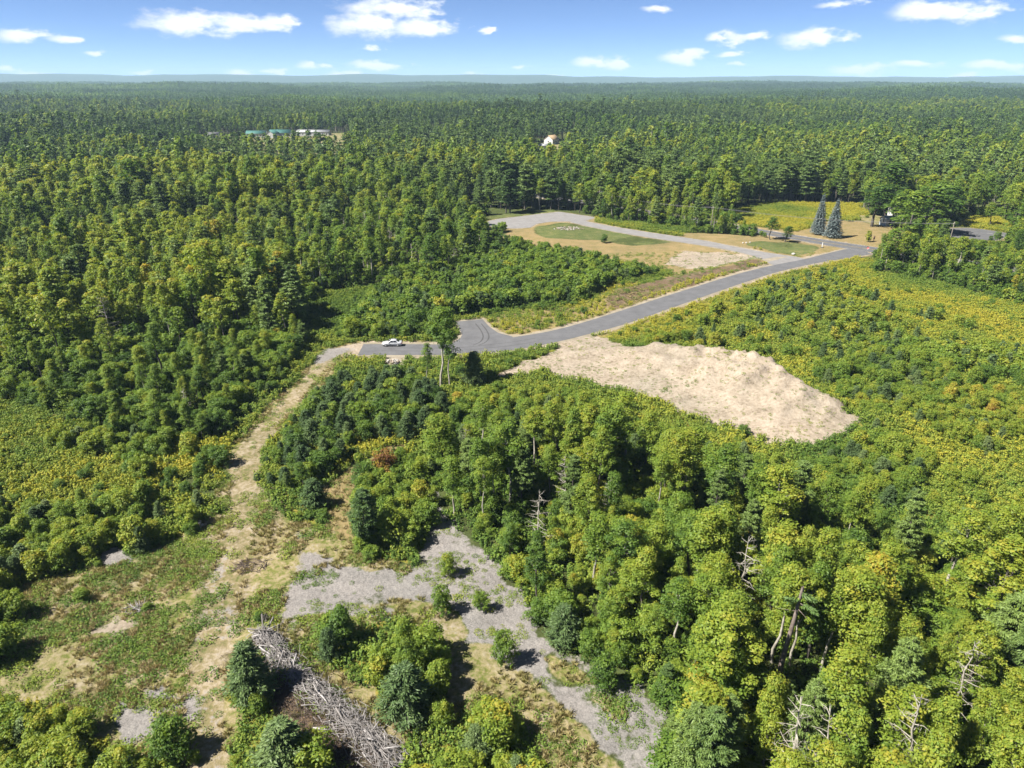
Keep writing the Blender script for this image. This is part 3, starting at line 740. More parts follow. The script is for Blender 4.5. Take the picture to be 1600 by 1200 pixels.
def strip_mesh(name, A, B, mat, z, thick=None, parent=None):
    b = MB(); n = len(A)
    za = z + height(A[:, 0], A[:, 1]); zb = z + height(B[:, 0], B[:, 1])
    V = np.vstack([np.column_stack([A, za]), np.column_stack([B, zb])])
    i = np.arange(n - 1)
    b.add(V, np.stack([i + n, i + n + 1, i + 1, i], 1))
    return b.obj(name, mat, parent)


def ngon(name, poly, mat, z):
    me = bpy.data.meshes.new(name); bm = bmesh.new()
    vs = [bm.verts.new((p[0], p[1], z + float(height(p[0], p[1])))) for p in poly]
    f = bm.faces.new(vs); f.normal_update()
    if f.normal.z < 0: f.normal_flip()
    bmesh.ops.triangulate(bm, faces=[f]); bm.to_mesh(me); bm.free()
    me.materials.append(mat)
    return link(bpy.data.objects.new(name, me))


for nm, name, mat, lab, zz, sh in [
        ('road', 'asphalt_road', M_ASPHALT, 'new grey asphalt lane curving from the parked car to the junction', 0.055, 1.0),
        ('county', 'county_road', M_ASPHALT2, 'through road passing the two spruces', 0.063, 0.8),
        ('drive', 'gravel_drive', M_STONEDUST, 'pale crushed stone drive running to the empty lot', 0.047, 0.5)]:
    U, Lo, _, Cn, _ = roads_w[nm]
    d = U - Lo; d /= np.linalg.norm(d, axis=1)[:, None]
    rr = np.random.default_rng(4)
    jit = lambda: (rr.random(len(U)) - 0.5)[:, None] * 0.5
    if nm != 'county':
        tag(strip_mesh(name + '_shoulder', U + d * (sh + jit()), Lo - d * (sh + jit()), M_SHOULDER, zz - 0.03), 'sandy shoulder along the ' + name.replace('_', ' '), 'shoulder', kind='structure')
    o = tag(strip_mesh(name, U, Lo, mat, zz), lab, 'road', kind='structure')
    if nm == 'county':
        for off in (0.12, -0.12):
            strip_mesh('centre_line', Cn + d * (off + 0.06), Cn + d * (off - 0.06), M_PAINT_Y, zz + 0.006, parent=o)
        strip_mesh('edge_line', U - d * 0.45, U - d * 0.57, M_PAINT_W, zz + 0.006, parent=o)
        strip_mesh('edge_line', Lo + d * 0.57, Lo + d * 0.45, M_PAINT_W, zz + 0.006, parent=o)
    if nm == 'road':
        for a, b_ in ((0.35, 0.02), (0.62, 0.02)):
            k = slice(3, 26)
            strip_mesh('tyre_mark', (U * a + Lo * (1 - a))[k], (U * (a + b_) + Lo * (1 - a - b_))[k], M_TYRE_MARK, zz + 0.008, parent=o)
turn = tag(ngon('turnaround', TURN_W, M_ASPHALT, 0.060), 'short asphalt turnaround stub beside the lane', 'turnaround', kind='structure')
sh_poly = poly_w([(706, 500.5), (756, 496.5), (769, 509), (782, 518), (800, 524), (800, 534), (690, 541), (686, 536.5), (704, 533.5), (714, 528), (717, 523), (712, 514)])
tag(ngon('turnaround_shoulder', sh_poly, M_SHOULDER, 0.018), 'sandy rim around the asphalt turnaround', 'shoulder', kind='structure')
for off in (0, 9):
    A = resample(poly_w([(742 + off, 506), (750 + off, 516), (754 + off, 526), (750 + off, 534), (738 + off, 540)]), 24)
    strip_mesh('tyre_mark', A, A + np.array((0.28, 0.03)), M_TYRE_MARK, 0.072, parent=turn)
tag(ngon('empty_lot', LOT_W, M_STONEDUST, 0.066), 'bare grey stone lot at the end of the drive', 'lot', kind='structure')
pk = tag(ngon('parking_area', PARK_W, M_ASPHALT2, 0.05), 'faded asphalt parking area behind the aspens', 'parking area', kind='structure')
A = resample(poly_w([(1542, 364.5), (1558, 367), (1570, 369)]), 8); strip_mesh('white_line', A, A + np.array((0.05, 0.5)), M_PAINT_W, 0.062, parent=pk)


# ------------------------------------------------------------------ plants: a few variants of each kind, at three levels of detail
def unit(rng, n):
    v = rng.normal(size=(n, 3)); return v / np.linalg.norm(v, axis=1)[:, None]


def leaf_clump(b, rng, c, rad, n, size, var0, squash=0.75, aspect=0.62, up=0.55, fill=0.35):
    d = unit(rng, n); d[:, 2] = np.where(d[:, 2] < -0.35, -d[:, 2], d[:, 2])
    r = rad * (fill + (1 - fill) * rng.random(n) ** 0.5) * (0.85 + 0.3 * rng.random(n))
    C = c + d * r[:, None] * np.array((1, 1, squash))
    Nn = d + np.array((0, 0, up)) + rng.normal(size=(n, 3)) * 0.45
    va = np.clip(var0 + rng.normal(size=n) * 0.14, 0, 1)
    b.cards(C, Nn, size * (0.5 + 1.0 * rng.random(n)), aspect, rng, 0, va)


def trunk_path(rng, h, bend=0.25, n=6):
    z = np.linspace(0, h, n)
    x = np.cumsum(rng.normal(size=n)) * bend * 0.4; y = np.cumsum(rng.normal(size=n)) * bend * 0.4
    x -= x[0]; y -= y[0]
    return np.column_stack([x, y, z])


def gen_broadleaf(rng, lod):
    H = 12.0; t, c = MB(), MB()
    base = rng.uniform(0.24, 0.48) * H; W = rng.uniform(1.6, 2.9); ex = rng.uniform(0.35, 0.85)
    tp = trunk_path(rng, H * 0.9, 0.5)
    t.tube(tp, np.linspace(0.19, 0.035, len(tp)) * (1.0 if lod < 2 else 1.3), 6 if lod == 0 else 4)
    ncl, nl, ls = [(74, 115, 0.21), (52, 44, 0.38), (24, 16, 0.85)][lod]
    for i in range(ncl):
        f = (i + rng.random()) / ncl
        z = base + (H - base) * (f ** 0.85)
        u = (z - base) / (H - base)
        R = (W * (1 - u) ** ex * min(1, 0.45 + 2.6 * u) + 0.12) * rng.uniform(0.6, 1.25)
        a = i * 2.39996 + rng.normal() * 0.5
        r = R * math.sqrt(rng.uniform(0.12, 1.0))
        k = np.interp(z, tp[:, 2], np.arange(len(tp)))
        ax = np.array((np.interp(z, tp[:, 2], tp[:, 0]), np.interp(z, tp[:, 2], tp[:, 1])))
        cc = np.array((ax[0] + r * math.cos(a), ax[1] + r * math.sin(a), z))
        if lod < 2 and (i % (3 if lod == 0 else 6) == 0):
            zb = max(base * 0.8, z - r * rng.uniform(0.5, 1.0))
            s = np.array((np.interp(zb, tp[:, 2], tp[:, 0]), np.interp(zb, tp[:, 2], tp[:, 1]), zb))
            m = (s + cc) / 2 + np.array((0, 0, 0.15 * r)) + rng.normal(size=3) * 0.1
            t.tube(np.array([s, m, cc]), [0.075, 0.05, 0.02], 4)
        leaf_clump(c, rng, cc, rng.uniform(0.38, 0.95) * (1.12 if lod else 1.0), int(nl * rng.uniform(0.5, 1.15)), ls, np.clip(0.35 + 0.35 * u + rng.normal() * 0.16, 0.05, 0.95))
    return t, c


def gen_aspen(rng, lod):
    H = 12.0; t, c = MB(), MB()
    base = rng.uniform(0.44, 0.70) * H; W = rng.uniform(1.3, 2.1)
    tp = trunk_path(rng, H * 0.95, 0.38, 7)
    t.tube(tp, np.linspace(0.15, 0.04, len(tp)) * (1, 1.1, 1.5)[lod], 6 if lod == 0 else 4)
    ncl, nl, ls = [(42, 110, 0.20), (30, 38, 0.38), (14, 13, 0.9)][lod]
    for i in range(ncl):
        f = (i + rng.random()) / ncl; z = base + (H - base) * f; u = f
        R = W * (math.sin(math.pi * (0.15 + 0.8 * u)) ** 0.6) * rng.uniform(0.7, 1.15)
        a = i * 2.39996 + rng.normal() * 0.6; r = R * math.sqrt(rng.uniform(0.05, 1))
        ax = np.array((np.interp(z, tp[:, 2], tp[:, 0]), np.interp(z, tp[:, 2], tp[:, 1])))
        cc = np.array((ax[0] + r * math.cos(a), ax[1] + r * math.sin(a), z))
        if lod < 2 and i % 2 == 0:
            zb = z - r * rng.uniform(0.7, 1.3)
            s = np.array((np.interp(zb, tp[:, 2], tp[:, 0]), np.interp(zb, tp[:, 2], tp[:, 1]), zb))
            t.tube(np.array([s, (s + cc) / 2 + rng.normal(size=3) * 0.08, cc]), [0.045, 0.03, 0.012], 3)
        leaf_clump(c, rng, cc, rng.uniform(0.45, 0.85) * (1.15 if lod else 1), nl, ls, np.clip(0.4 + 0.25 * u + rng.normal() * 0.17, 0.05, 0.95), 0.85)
    return t, c


def needle_tuft(b, rng, c, rad, n, size, var0, out, aspect=0.3, squash=0.45):
    d = unit(rng, n); C = c + d * (rad * rng.random(n) ** 0.4)[:, None] * np.array((1, 1, squash))
    Nn = np.array((0, 0, 0.9)) + rng.normal(size=(n, 3)) * 0.6
    ax = out + d * 0.8
    b.cards(C, Nn, size * (0.7 + 0.6 * rng.random(n)), aspect, rng, 0, np.clip(var0 + rng.normal(size=n) * 0.12, 0, 1), axis=ax)


def gen_pine(rng, lod):
    """White pine: open tiers of level boughs with flat plumes of needles."""
    H = 15.0; t, c = MB(), MB()
    base = rng.uniform(0.22, 0.42) * H; W = rng.uniform(2.7, 3.5)
    tp = trunk_path(rng, H, 0.22, 7)
    t.tube(tp, np.linspace(0.22, 0.03, len(tp)) * (1, 1.1, 1.4)[lod], 6 if lod == 0 else 4)
    step, nb, nt_, nl, ls = [(0.75, 6, 6, 34, 0.40), (1.0, 5, 4, 16, 0.78), (1.7, 4, 2, 9, 1.5)][lod]
    z = base; i = 0
    while z < H - 0.3:
        u = (z - base) / (H - base)
        L = W * (0.55 + 0.45 * min(1, u * 3)) * (1 - u) ** 0.62 * rng.uniform(0.8, 1.15) + 0.25
        for k in range(nb):
            if rng.random() < 0.12: continue
            a = i * 1.1 + k * 2 * math.pi / nb + rng.normal() * 0.25
            l = L * rng.uniform(0.65, 1.15)
            o = np.array((math.cos(a), math.sin(a), 0.0))
            s = np.array((np.interp(z, tp[:, 2], tp[:, 0]), np.interp(z, tp[:, 2], tp[:, 1]), z + rng.normal() * 0.12))
            e = s + o * l + np.array((0, 0, l * rng.uniform(0.05, 0.30)))
            if lod < 2: t.tube(np.array([s, (s + e) / 2 - np.array((0, 0, 0.05 * l)), e]), [0.05, 0.03, 0.012], 3)
            for q in range(nt_):
                g = (0.42 + 0.60 * (q + rng.random() * 0.5) / nt_)
                cc = s + (e - s) * g + np.array((-o[1], o[0], 0)) * rng.normal() * 0.22 * l + np.array((0, 0, 0.08))
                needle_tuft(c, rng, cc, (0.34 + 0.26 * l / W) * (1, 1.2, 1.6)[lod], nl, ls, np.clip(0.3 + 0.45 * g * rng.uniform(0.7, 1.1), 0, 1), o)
        z += step * rng.uniform(0.8, 1.25); i += 1
    needle_tuft(c, rng, tp[-1], 0.35, nl, ls * 0.8, 0.7, np.array((0, 0, 1.0)))
    return t, c


def gen_young_pine(rng, lod):
    H = 4.0; t, c = MB(), MB()
    tp = trunk_path(rng, H, 0.06, 4); t.tube(tp, np.linspace(0.07, 0.012, 4), 5)
    step, nb, nt_, nl, ls = [(0.27, 8, 5, 15, 0.19), (0.42, 6, 3, 10, 0.38), (0.8, 5, 2, 6, 0.75)][lod]
    W = rng.uniform(1.15, 1.6); z = 0.25; i = 0
    while z < H - 0.1:
        u = z / H; L = W * (1 - u) ** 0.75 * (0.75 + 0.25 * min(1, u * 5)) * rng.uniform(0.85, 1.12) + 0.1
        for k in range(nb):
            a = i * 0.9 + k * 2 * math.pi / nb + rng.normal() * 0.2; l = L * rng.uniform(0.7, 1.15)
            o = np.array((math.cos(a), math.sin(a), 0.0)); s = np.array((0, 0, z)); e = s + o * l + np.array((0, 0, l * rng.uniform(0.25, 0.55)))
            if lod == 0: t.tube(np.array([s, e]), [0.018, 0.006], 3)
            for q in range(nt_):
                g = 0.30 + 0.72 * (q + rng.random() * 0.6) / nt_
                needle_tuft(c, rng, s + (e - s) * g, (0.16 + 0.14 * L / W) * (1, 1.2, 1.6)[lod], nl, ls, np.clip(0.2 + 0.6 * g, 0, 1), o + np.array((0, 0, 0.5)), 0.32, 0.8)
        z += step * rng.uniform(0.85, 1.2); i += 1
    return t, c


def gen_spruce(rng, lod):
    H = 13.0; t, c = MB(), MB()
    tp = trunk_path(rng, H, 0.05, 5); t.tube(tp, np.linspace(0.24, 0.03, 5), 6)
    z = 1.0; i = 0; W = 3.3
    while z < H - 0.1:
        u = z / H; L = W * (1 - u) ** 0.9 + 0.12
        nb = max(5, int(12 * (1 - u)) + 4)
        for k in range(nb):
            a = i * 0.7 + k * 2 * math.pi / nb + rng.normal() * 0.1; l = L * rng.uniform(0.85, 1.1)
            o = np.array((math.cos(a), math.sin(a), 0.0)); s = np.array((0, 0, z)); e = s + o * l + np.array((0, 0, -0.10 * l))
            if i % 2 == 0: t.tube(np.array([s, e]), [0.04, 0.012], 3)
            for q in range(4):
                g = 0.25 + 0.8 * (q + rng.random() * 0.5) / 4
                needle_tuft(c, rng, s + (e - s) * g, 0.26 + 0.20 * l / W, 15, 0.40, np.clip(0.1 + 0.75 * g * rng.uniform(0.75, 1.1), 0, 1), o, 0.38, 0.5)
        z += 0.46; i += 1
    needle_tuft(c, rng, np.array((0, 0, H)), 0.2, 10, 0.4, 0.6, np.array((0, 0, 1.0)))
    return t, c


def gen_shrub(rng, lod, tall=False):
    H = 3.0; t, c = MB(), MB()
    W = rng.uniform(1.15, 1.65) * (0.62 if tall else 1)
    ncl, nl, ls = [(44, 80, 0.165), (24, 34, 0.30), (10, 12, 0.7)][lod]
    leaf_clump(c, rng, np.array((0, 0, H * 0.42)), W * 0.75, nl * 4, ls * 1.2, 0.25, 0.85)
    for k in range(5):
        a = k * 1.25 + rng.random(); e = np.array((math.cos(a) * W * 0.45, math.sin(a) * W * 0.45, H * 0.72))
        t.tube(np.array([(0.05 * math.cos(a), 0.05 * math.sin(a), 0), e * np.array((.45, .45, .55)), e]), [0.035, 0.025, 0.01], 3)
    for i in range(ncl):
        u = (i + rng.random()) / ncl
        z = 0.28 + (H - 0.55) * u ** 0.8
        R = W * math.sqrt(max(0.02, 1 - (max(0, z / H - 0.25) / 0.8) ** 2)) * rng.uniform(0.7, 1.1)
        a = i * 2.39996 + rng.normal() * 0.4; r = R * math.sqrt(rng.uniform(0.15, 1))
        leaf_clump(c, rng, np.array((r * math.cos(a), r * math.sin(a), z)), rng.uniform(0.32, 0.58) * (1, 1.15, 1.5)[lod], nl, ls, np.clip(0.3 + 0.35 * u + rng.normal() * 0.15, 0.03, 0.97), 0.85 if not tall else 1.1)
    return t, c


def gen_dead(rng, lod, leafy=0.0):
    H = 11.0; t = MB()
    tp = trunk_path(rng, H, 0.35, 7); t.tube(tp, np.linspace(0.17, 0.02, 7), 6)
    z = 2.2
    while z < H - 0.3:
        for k in range(rng.integers(2, 4)):
            a = rng.random() * 6.283; l = (0.6 + 2.0 * (1 - z / H) ** 0.6) * rng.uniform(0.5, 1.1)
            s = np.array((np.interp(z, tp[:, 2], tp[:, 0]), np.interp(z, tp[:, 2], tp[:, 1]), z)); o = np.array((math.cos(a), math.sin(a), rng.uniform(-0.15, 0.4)))
            e = s + o * l; m = s + o * l * 0.55 + rng.normal(size=3) * 0.08
            t.tube(np.array([s, m, e]), [0.045, 0.028, 0.008], 4)
            for q in range(3):
                s2 = s + (e - s) * rng.uniform(0.4, 0.9); t.tube(np.array([s2, s2 + unit(rng, 1)[0] * l * 0.35]), [0.018, 0.006], 3)
        z += rng.uniform(0.4, 0.8)
    return t, None


KINDS = {
    'broadleaf_tree': dict(gen=gen_broadleaf, H=12.0, bark=M_BARK, leaf=M_LEAF, nvar=(5, 5, 4), cat='tree'),
    'aspen_tree': dict(gen=gen_aspen, H=12.0, bark=M_BIRCH, leaf=M_LEAF, nvar=(5, 4, 3), cat='tree'),
    'pine_tree': dict(gen=gen_pine, H=15.0, bark=M_BARK, leaf=M_NEEDLE, nvar=(4, 4, 3), cat='tree'),
    'young_pine': dict(gen=gen_young_pine, H=4.0, bark=M_BARK, leaf=M_BLUE, nvar=(4, 3, 2), cat='tree'),
    'shrub': dict(gen=gen_shrub, H=3.0, bark=M_BARK, leaf=M_LEAF, nvar=(5, 4, 3), cat='shrub'),
    'sapling': dict(gen=lambda r, l: gen_shrub(r, l, True), H=3.0, bark=M_BARK, leaf=M_LEAF, nvar=(4, 4, 3), cat='sapling'),
}
for ki, (kind, K) in enumerate(KINDS.items()):
    K['var'] = []
    for lod in range(3):
        row = []
        for v in range(K['nvar'][lod]):
            rng = np.random.default_rng(1000 * ki + 100 * lod + v)
            t, c = K['gen'](rng, lod)
            rec = dict(tmb=t, cmb=c, trunk=None, crown=None, whole=None)
            row.append(rec)
        K['var'].append(row)


def variant(kind, lod, v, what):
    """Mesh of one variant: 'trunk', 'crown' or both joined as 'whole' (made when first used)."""
    K = KINDS[kind]; rec = K['var'][lod][v]
    if rec[what] is None:
        if what == 'trunk': rec[what] = rec['tmb'].mesh('trunk', K['bark'])
        elif what == 'crown': rec[what] = rec['cmb'].mesh('crown', K['leaf'])
        else:
            j = MB(); j.join(rec['tmb'], 0); j.join(rec['cmb'], 1); rec[what] = j.mesh(kind, [K['bark'], K['leaf']])
    return rec[what]


# ------------------------------------------------------------------ where the plants stand
rng = np.random.default_rng(7)


def jgrid(spacing, y0, y1, half=0.86, pad=14.0, jitter=0.9):
    xm = half * y1 + pad
    X, Y = np.meshgrid(np.arange(-xm, xm, spacing), np.arange(y0, y1, spacing))
    x = X.ravel() + (rng.random(X.size) - 0.5) * spacing * jitter * 1.6
    y = Y.ravel() + (rng.random(X.size) - 0.5) * spacing * jitter * 1.6
    k = np.abs(x) < half * np.maximum(y, 0) + pad
    return x[k], y[k]


# no plant rises over the lines that the photo shows clear behind it (its height follows from what is seen past its top)
GUARDS = [
    [(525, 560), (660, 566), (700, 590), (770, 592), (850, 584), (960, 612), (1060, 650), (1150, 685), (1265, 712), (1350, 670), (1362, 660)],
    [(905, 532), (975, 513), (1050, 488), (1125, 462), (1215, 432), (1277, 417), (1362, 404)],
    [(755, 359), (830, 375), (900, 387), (950, 397), (1040, 420)],
    [(495, 950), (560, 935), (640, 945), (700, 985)], [(640, 1100), (720, 1085), (840, 1095)],
    [(362, 1005), (405, 1010), (440, 1085), (480, 1120), (520, 1190)],
    [(-150, 1085), (200, 1100), (335, 1125)], [(-150, 770), (130, 775), (145, 752), (348, 748)],
    [(1475, 371), (1580, 381)], [(1185, 1062), (1280, 1062)], [(1130, 985), (1185, 990)], [(1455, 1130), (1510, 1130)], [(1310, 456), (1400, 492), (1500, 517), (1610, 542)],
    [(535, 700), (600, 690), (680, 720)], [(392, 735), (397, 705), (415, 680), (445, 648), (483, 612), (512, 580), (528, 566)], [(478, 475), (520, 462), (575, 462)],
    [(1362, 660), (1420, 690), (1500, 725), (1610, 745)],
]


def limit_height(x, y, h, kind):
    px, py, _ = project(x, y, 0 * x)
    c, s = math.cos(PITCH), math.sin(PITCH)
    out = h.copy()
    for g in GUARDS:
        g = np.array(g, float)
        row = np.interp(px, g[:, 0], g[:, 1])
        k = (px > g[0, 0]) & (px < g[-1, 0]) & (py > row)
        row = row + 9 * rng.random(len(x)) ** 2 - 2
        b = (600 - row) / F_PX
        zt = CAM_H + y * (-s + b * c) / (c + b * s)
        out = np.where(k, np.minimum(out, zt), out)
    return out


plants = {k: [] for k in KINDS}                      # rows: x, y, height, tint


def put(kind, x, y, h, tint, width=None):
    if len(x):
        w = np.ones(len(x)) if width is None else width
        h = limit_height(x, y, h, kind); h = np.where(seg_dist(x, y, PILE_AXIS)[0] < 2.3, 0, h); h = np.minimum(h, 1.2 + 0.62 * np.maximum(seg_dist(x, y, TRACK_W)[0] - 3, 0) + 40 * (y > 420)); k = h > 0.14 * KINDS[kind]['H']
        x, y, h, tint, w = x[k], y[k], h[k], np.broadcast_to(tint, k.shape)[k], w[k]
        if not len(x): return
        plants[kind].append(np.column_stack([x, y, h, np.clip(tint, 0.02, 0.97), w]))


def autumn(n, p=0.005):
    return np.where(rng.random(n) < p * 0.5, 0.28, 0.0) + np.where(rng.random(n) < p * 4, 0.12, 0.0)


def scatter_forest(y0, y1, spacing):
    x, y = jgrid(spacing, y0, y1)
    c = classify(x, y); clear = road_clear(x, y) if y1 < 700 else np.full(len(x), 99.0)
    if y1 >= 700:
        dcc, _ = seg_dist(x, y, roads_w['county'][4]); clear = dcc - 4
    k = ((c == FOREST) | (c == BRIGHT) | (c == ASPEN)) & (clear > 3.2) & (rng.random(len(x)) < np.clip(1.35 - 0.9 * (fbm(x, y, 13, 131) > 0.60) - 0.9 * (fbm(x, y, 70, 133) > 0.66), 0.12, 1) * np.where(c == BRIGHT, 0.62, np.where(np.hypot(x, y) < 330, 0.8, 1)))
    x, y, c = x[k], y[k], c[k]; n = len(x)
    stand = fbm(x, y, 95, 21); stand2 = fbm(x, y, 60, 44)
    px, py, _ = project(x, y, 0 * x)
    # a pale open aspen stand in the middle of the left wood
    openst = (in_poly(px, py, np.array([(250, 400), (330, 350), (560, 330), (740, 350), (760, 395), (680, 440), (560, 452), (450, 470), (300, 470)]))) & (c == FOREST)
    pine_p = np.clip(0.32 + (stand - 0.5) * 3.2, 0.03, 0.92); pine_p[c == BRIGHT] = 0.07; pine_p[openst] = 0.10; pine_p[c == ASPEN] = 0.06
    aspen_p = np.where(c == BRIGHT, 0.46, np.where(openst, 0.66, np.where(c == ASPEN, 0.62, 0.16)))
    u = rng.random(n)
    kind = np.where(u < pine_p, 2, np.where(u < pine_p + (1 - pine_p) * aspen_p, 1, 0))
    hs = np.where(c == BRIGHT, 11.0, np.where(c == ASPEN, 9.5, np.where(np.hypot(x, y) < 330, 10.6, 14.5))) * (0.55 + 0.68 * rng.random(n)) * (0.86 + 0.3 * stand2)
    edge = sstep(560, 640, py) * (c == FOREST)       # lower growth towards the clearing
    hs *= 1 - 0.25 * edge
    hs[kind == 2] *= 1.12
    hs *= np.where(rng.random(n) < 0.05, 1.3, 1.0)
    dist = np.hypot(x, y)
    tint = 0.42 + (stand2 - 0.5) * 0.45 + (fbm(x, y, 260, 66) - 0.5) * 0.35 + rng.normal(size=n) * 0.11 + np.where(c == BRIGHT, 0.10, 0) + np.where(c == ASPEN, 0.08, 0) + np.where(openst, 0.08, 0)
    tint += np.where(dist > 500, -0.10, 0) - 0.06 * sstep(300, 900, dist)
    tint = np.minimum(tint + 0.02, 0.50 + 0.05 * rng.random(n)) + autumn(n) * (dist < 260)
    hs *= 0.72 + 0.56 * fbm(x, y, 34, 151)
    hs = np.where(dist < 125, np.minimum(hs, 12.6), hs)
    for i, nm in enumerate(('broadleaf_tree', 'aspen_tree', 'pine_tree')):
        q = kind == i
        tt = tint[q] + (0.12 if i == 2 else 0)
        put(nm, x[q], y[q], hs[q], tt, (0.85 + 0.65 * rng.random(q.sum()) ** 1.3 + (0.1 if i == 1 else 0)) * np.where(dist[q] < 420, 1.0, 0.92) * (np.where(dist[q] < 125, 0.78, 1.0) if i == 2 else 1.0))


scatter_forest(26, 180, 3.15)
scatter_forest(180, 420, 3.8)
scatter_forest(420, 1500, 5.6)
# undergrowth inside the nearer woods
x, y = jgrid(2.5, 30, 330); c = classify(x, y); cl = road_clear(x, y)
k = ((c == FOREST) | (c == BRIGHT) | (c == ASPEN)) & (cl > 2.2); x, y = x[k], y[k]; n = len(x)
put('shrub', x, y, (1.4 + 3.0 * rng.random(n) ** 1.3), 0.33 + 0.1 * rng.normal(size=n) + (c[k] == BRIGHT) * 0.10, 0.8 + 0.5 * rng.random(n))
# shrubland
x, y = jgrid(2.05, 34, 420); c = classify(x, y); cl = road_clear(x, y)
k = (c == SHRUB) & (cl > 2.4); x, y = x[k], y[k]; n = len(x)
dens = fbm(x, y, 16, 61); k = rng.random(n) < np.clip(1.05 - 0.85 * (dens > 0.55), 0.2, 1); x, y = x[k], y[k]; n = len(x)
px, py, _ = project(x, y, 0 * x)
kind = rng.random(n); hbase = 1.5 + 1.5 * fbm(x, y, 20, 8) + 1.3 * rng.random(n) ** 1.5
hbase = np.where((px < 900) & (py > 700), hbase * 1.12, hbase)
tint = 0.40 + (fbm(x, y, 22, 71) - 0.5) * 0.50 + rng.normal(size=n) * 0.08 + np.where(px > 900, 0.05, 0.03) + autumn(n, 0.008)
yp = np.clip(0.17 + (fbm(x, y, 18, 5) - 0.5) * 0.9, 0.02, 0.5)
q = kind < yp; put('young_pine', x[q], y[q], hbase[q] * 1.15, 0.5 + rng.normal(size=q.sum()) * 0.14, 0.9 + 0.35 * rng.random(q.sum()))
q = (kind >= yp) & (kind < 0.86); put('shrub', x[q], y[q], hbase[q], np.minimum(tint[q], 0.54 + 0.3 * (rng.random(q.sum()) < 0.006)), 0.85 + 0.4 * rng.random(q.sum()))
q = kind >= 0.86; put('sapling', x[q], y[q], hbase[q] * 1.25, tint[q] + 0.05, 0.9 + 0.3 * rng.random(q.sum()))
# young pine thicket, sapling thicket
x, y = jgrid(2.3, 60, 300); c = classify(x, y); k = (c == YPINE) & (road_clear(x, y) > 3); x, y = x[k], y[k]; n = len(x)
u = rng.random(n); h = 2.7 + 2.6 * rng.random(n); q = u < 0.55
put('young_pine', x[q], y[q], h[q], 0.36 + rng.normal(size=q.sum()) * 0.14, 1.0 + 0.35 * rng.random(q.sum()))
put('shrub', x[~q], y[~q], h[~q] * 0.85, 0.30 + rng.normal(size=(~q).sum()) * 0.11 + autumn((~q).sum(), 0.008), 0.9 + 0.3 * rng.random((~q).sum()))
x, y = jgrid(1.75, 120, 420); c = classify(x, y); k = (c == SAPLING) & (road_clear(x, y) > 2.5); x, y = x[k], y[k]; n = len(x)
u = rng.random(n); h = 1.5 + 2.2 * fbm(x, y, 16, 3) + 2.4 * rng.random(n) ** 3; px, py, _ = project(x, y, 0 * x)
east = px > 800
q = (u < np.where(east, 0.12, 0.22)); put('young_pine', x[q], y[q], h[q] * 1.1, 0.42 + rng.normal(size=q.sum()) * 0.12, 1.0 + 0.3 * rng.random(q.sum()))
q2 = ~q & (u < np.where(east, 0.85, 0.5)); put('sapling', x[q2], y[q2], h[q2], 0.36 + rng.normal(size=q2.sum()) * 0.07, 1.0 + 0.3 * rng.random(q2.sum()))
q3 = ~q & ~q2; put('shrub', x[q3], y[q3], h[q3] * 1.05, 0.30 + rng.normal(size=q3.sum()) * 0.10 + autumn(q3.sum(), 0.02), 0.9 + 0.3 * rng.random(q3.sum()))
# scattered low shrubs among the weeds and goldenrod
x, y = jgrid(4.2, 36, 330); c = classify(x, y); cl = road_clear(x, y)
k = np.isin(c, (GOLD, WEED)) & (cl > 3) & (rng.random(len(x)) < np.where(c == GOLD, 0.55, 0.16)) & (seg_dist(x, y, TRACK_W)[0] > 3.5); x, y = x[k], y[k]; n = len(x)
put('shrub', x, y, 0.8 + 1.1 * rng.random(n), 0.34 + rng.normal(size=n) * 0.13, 1.0 + 0.5 * rng.random(n))

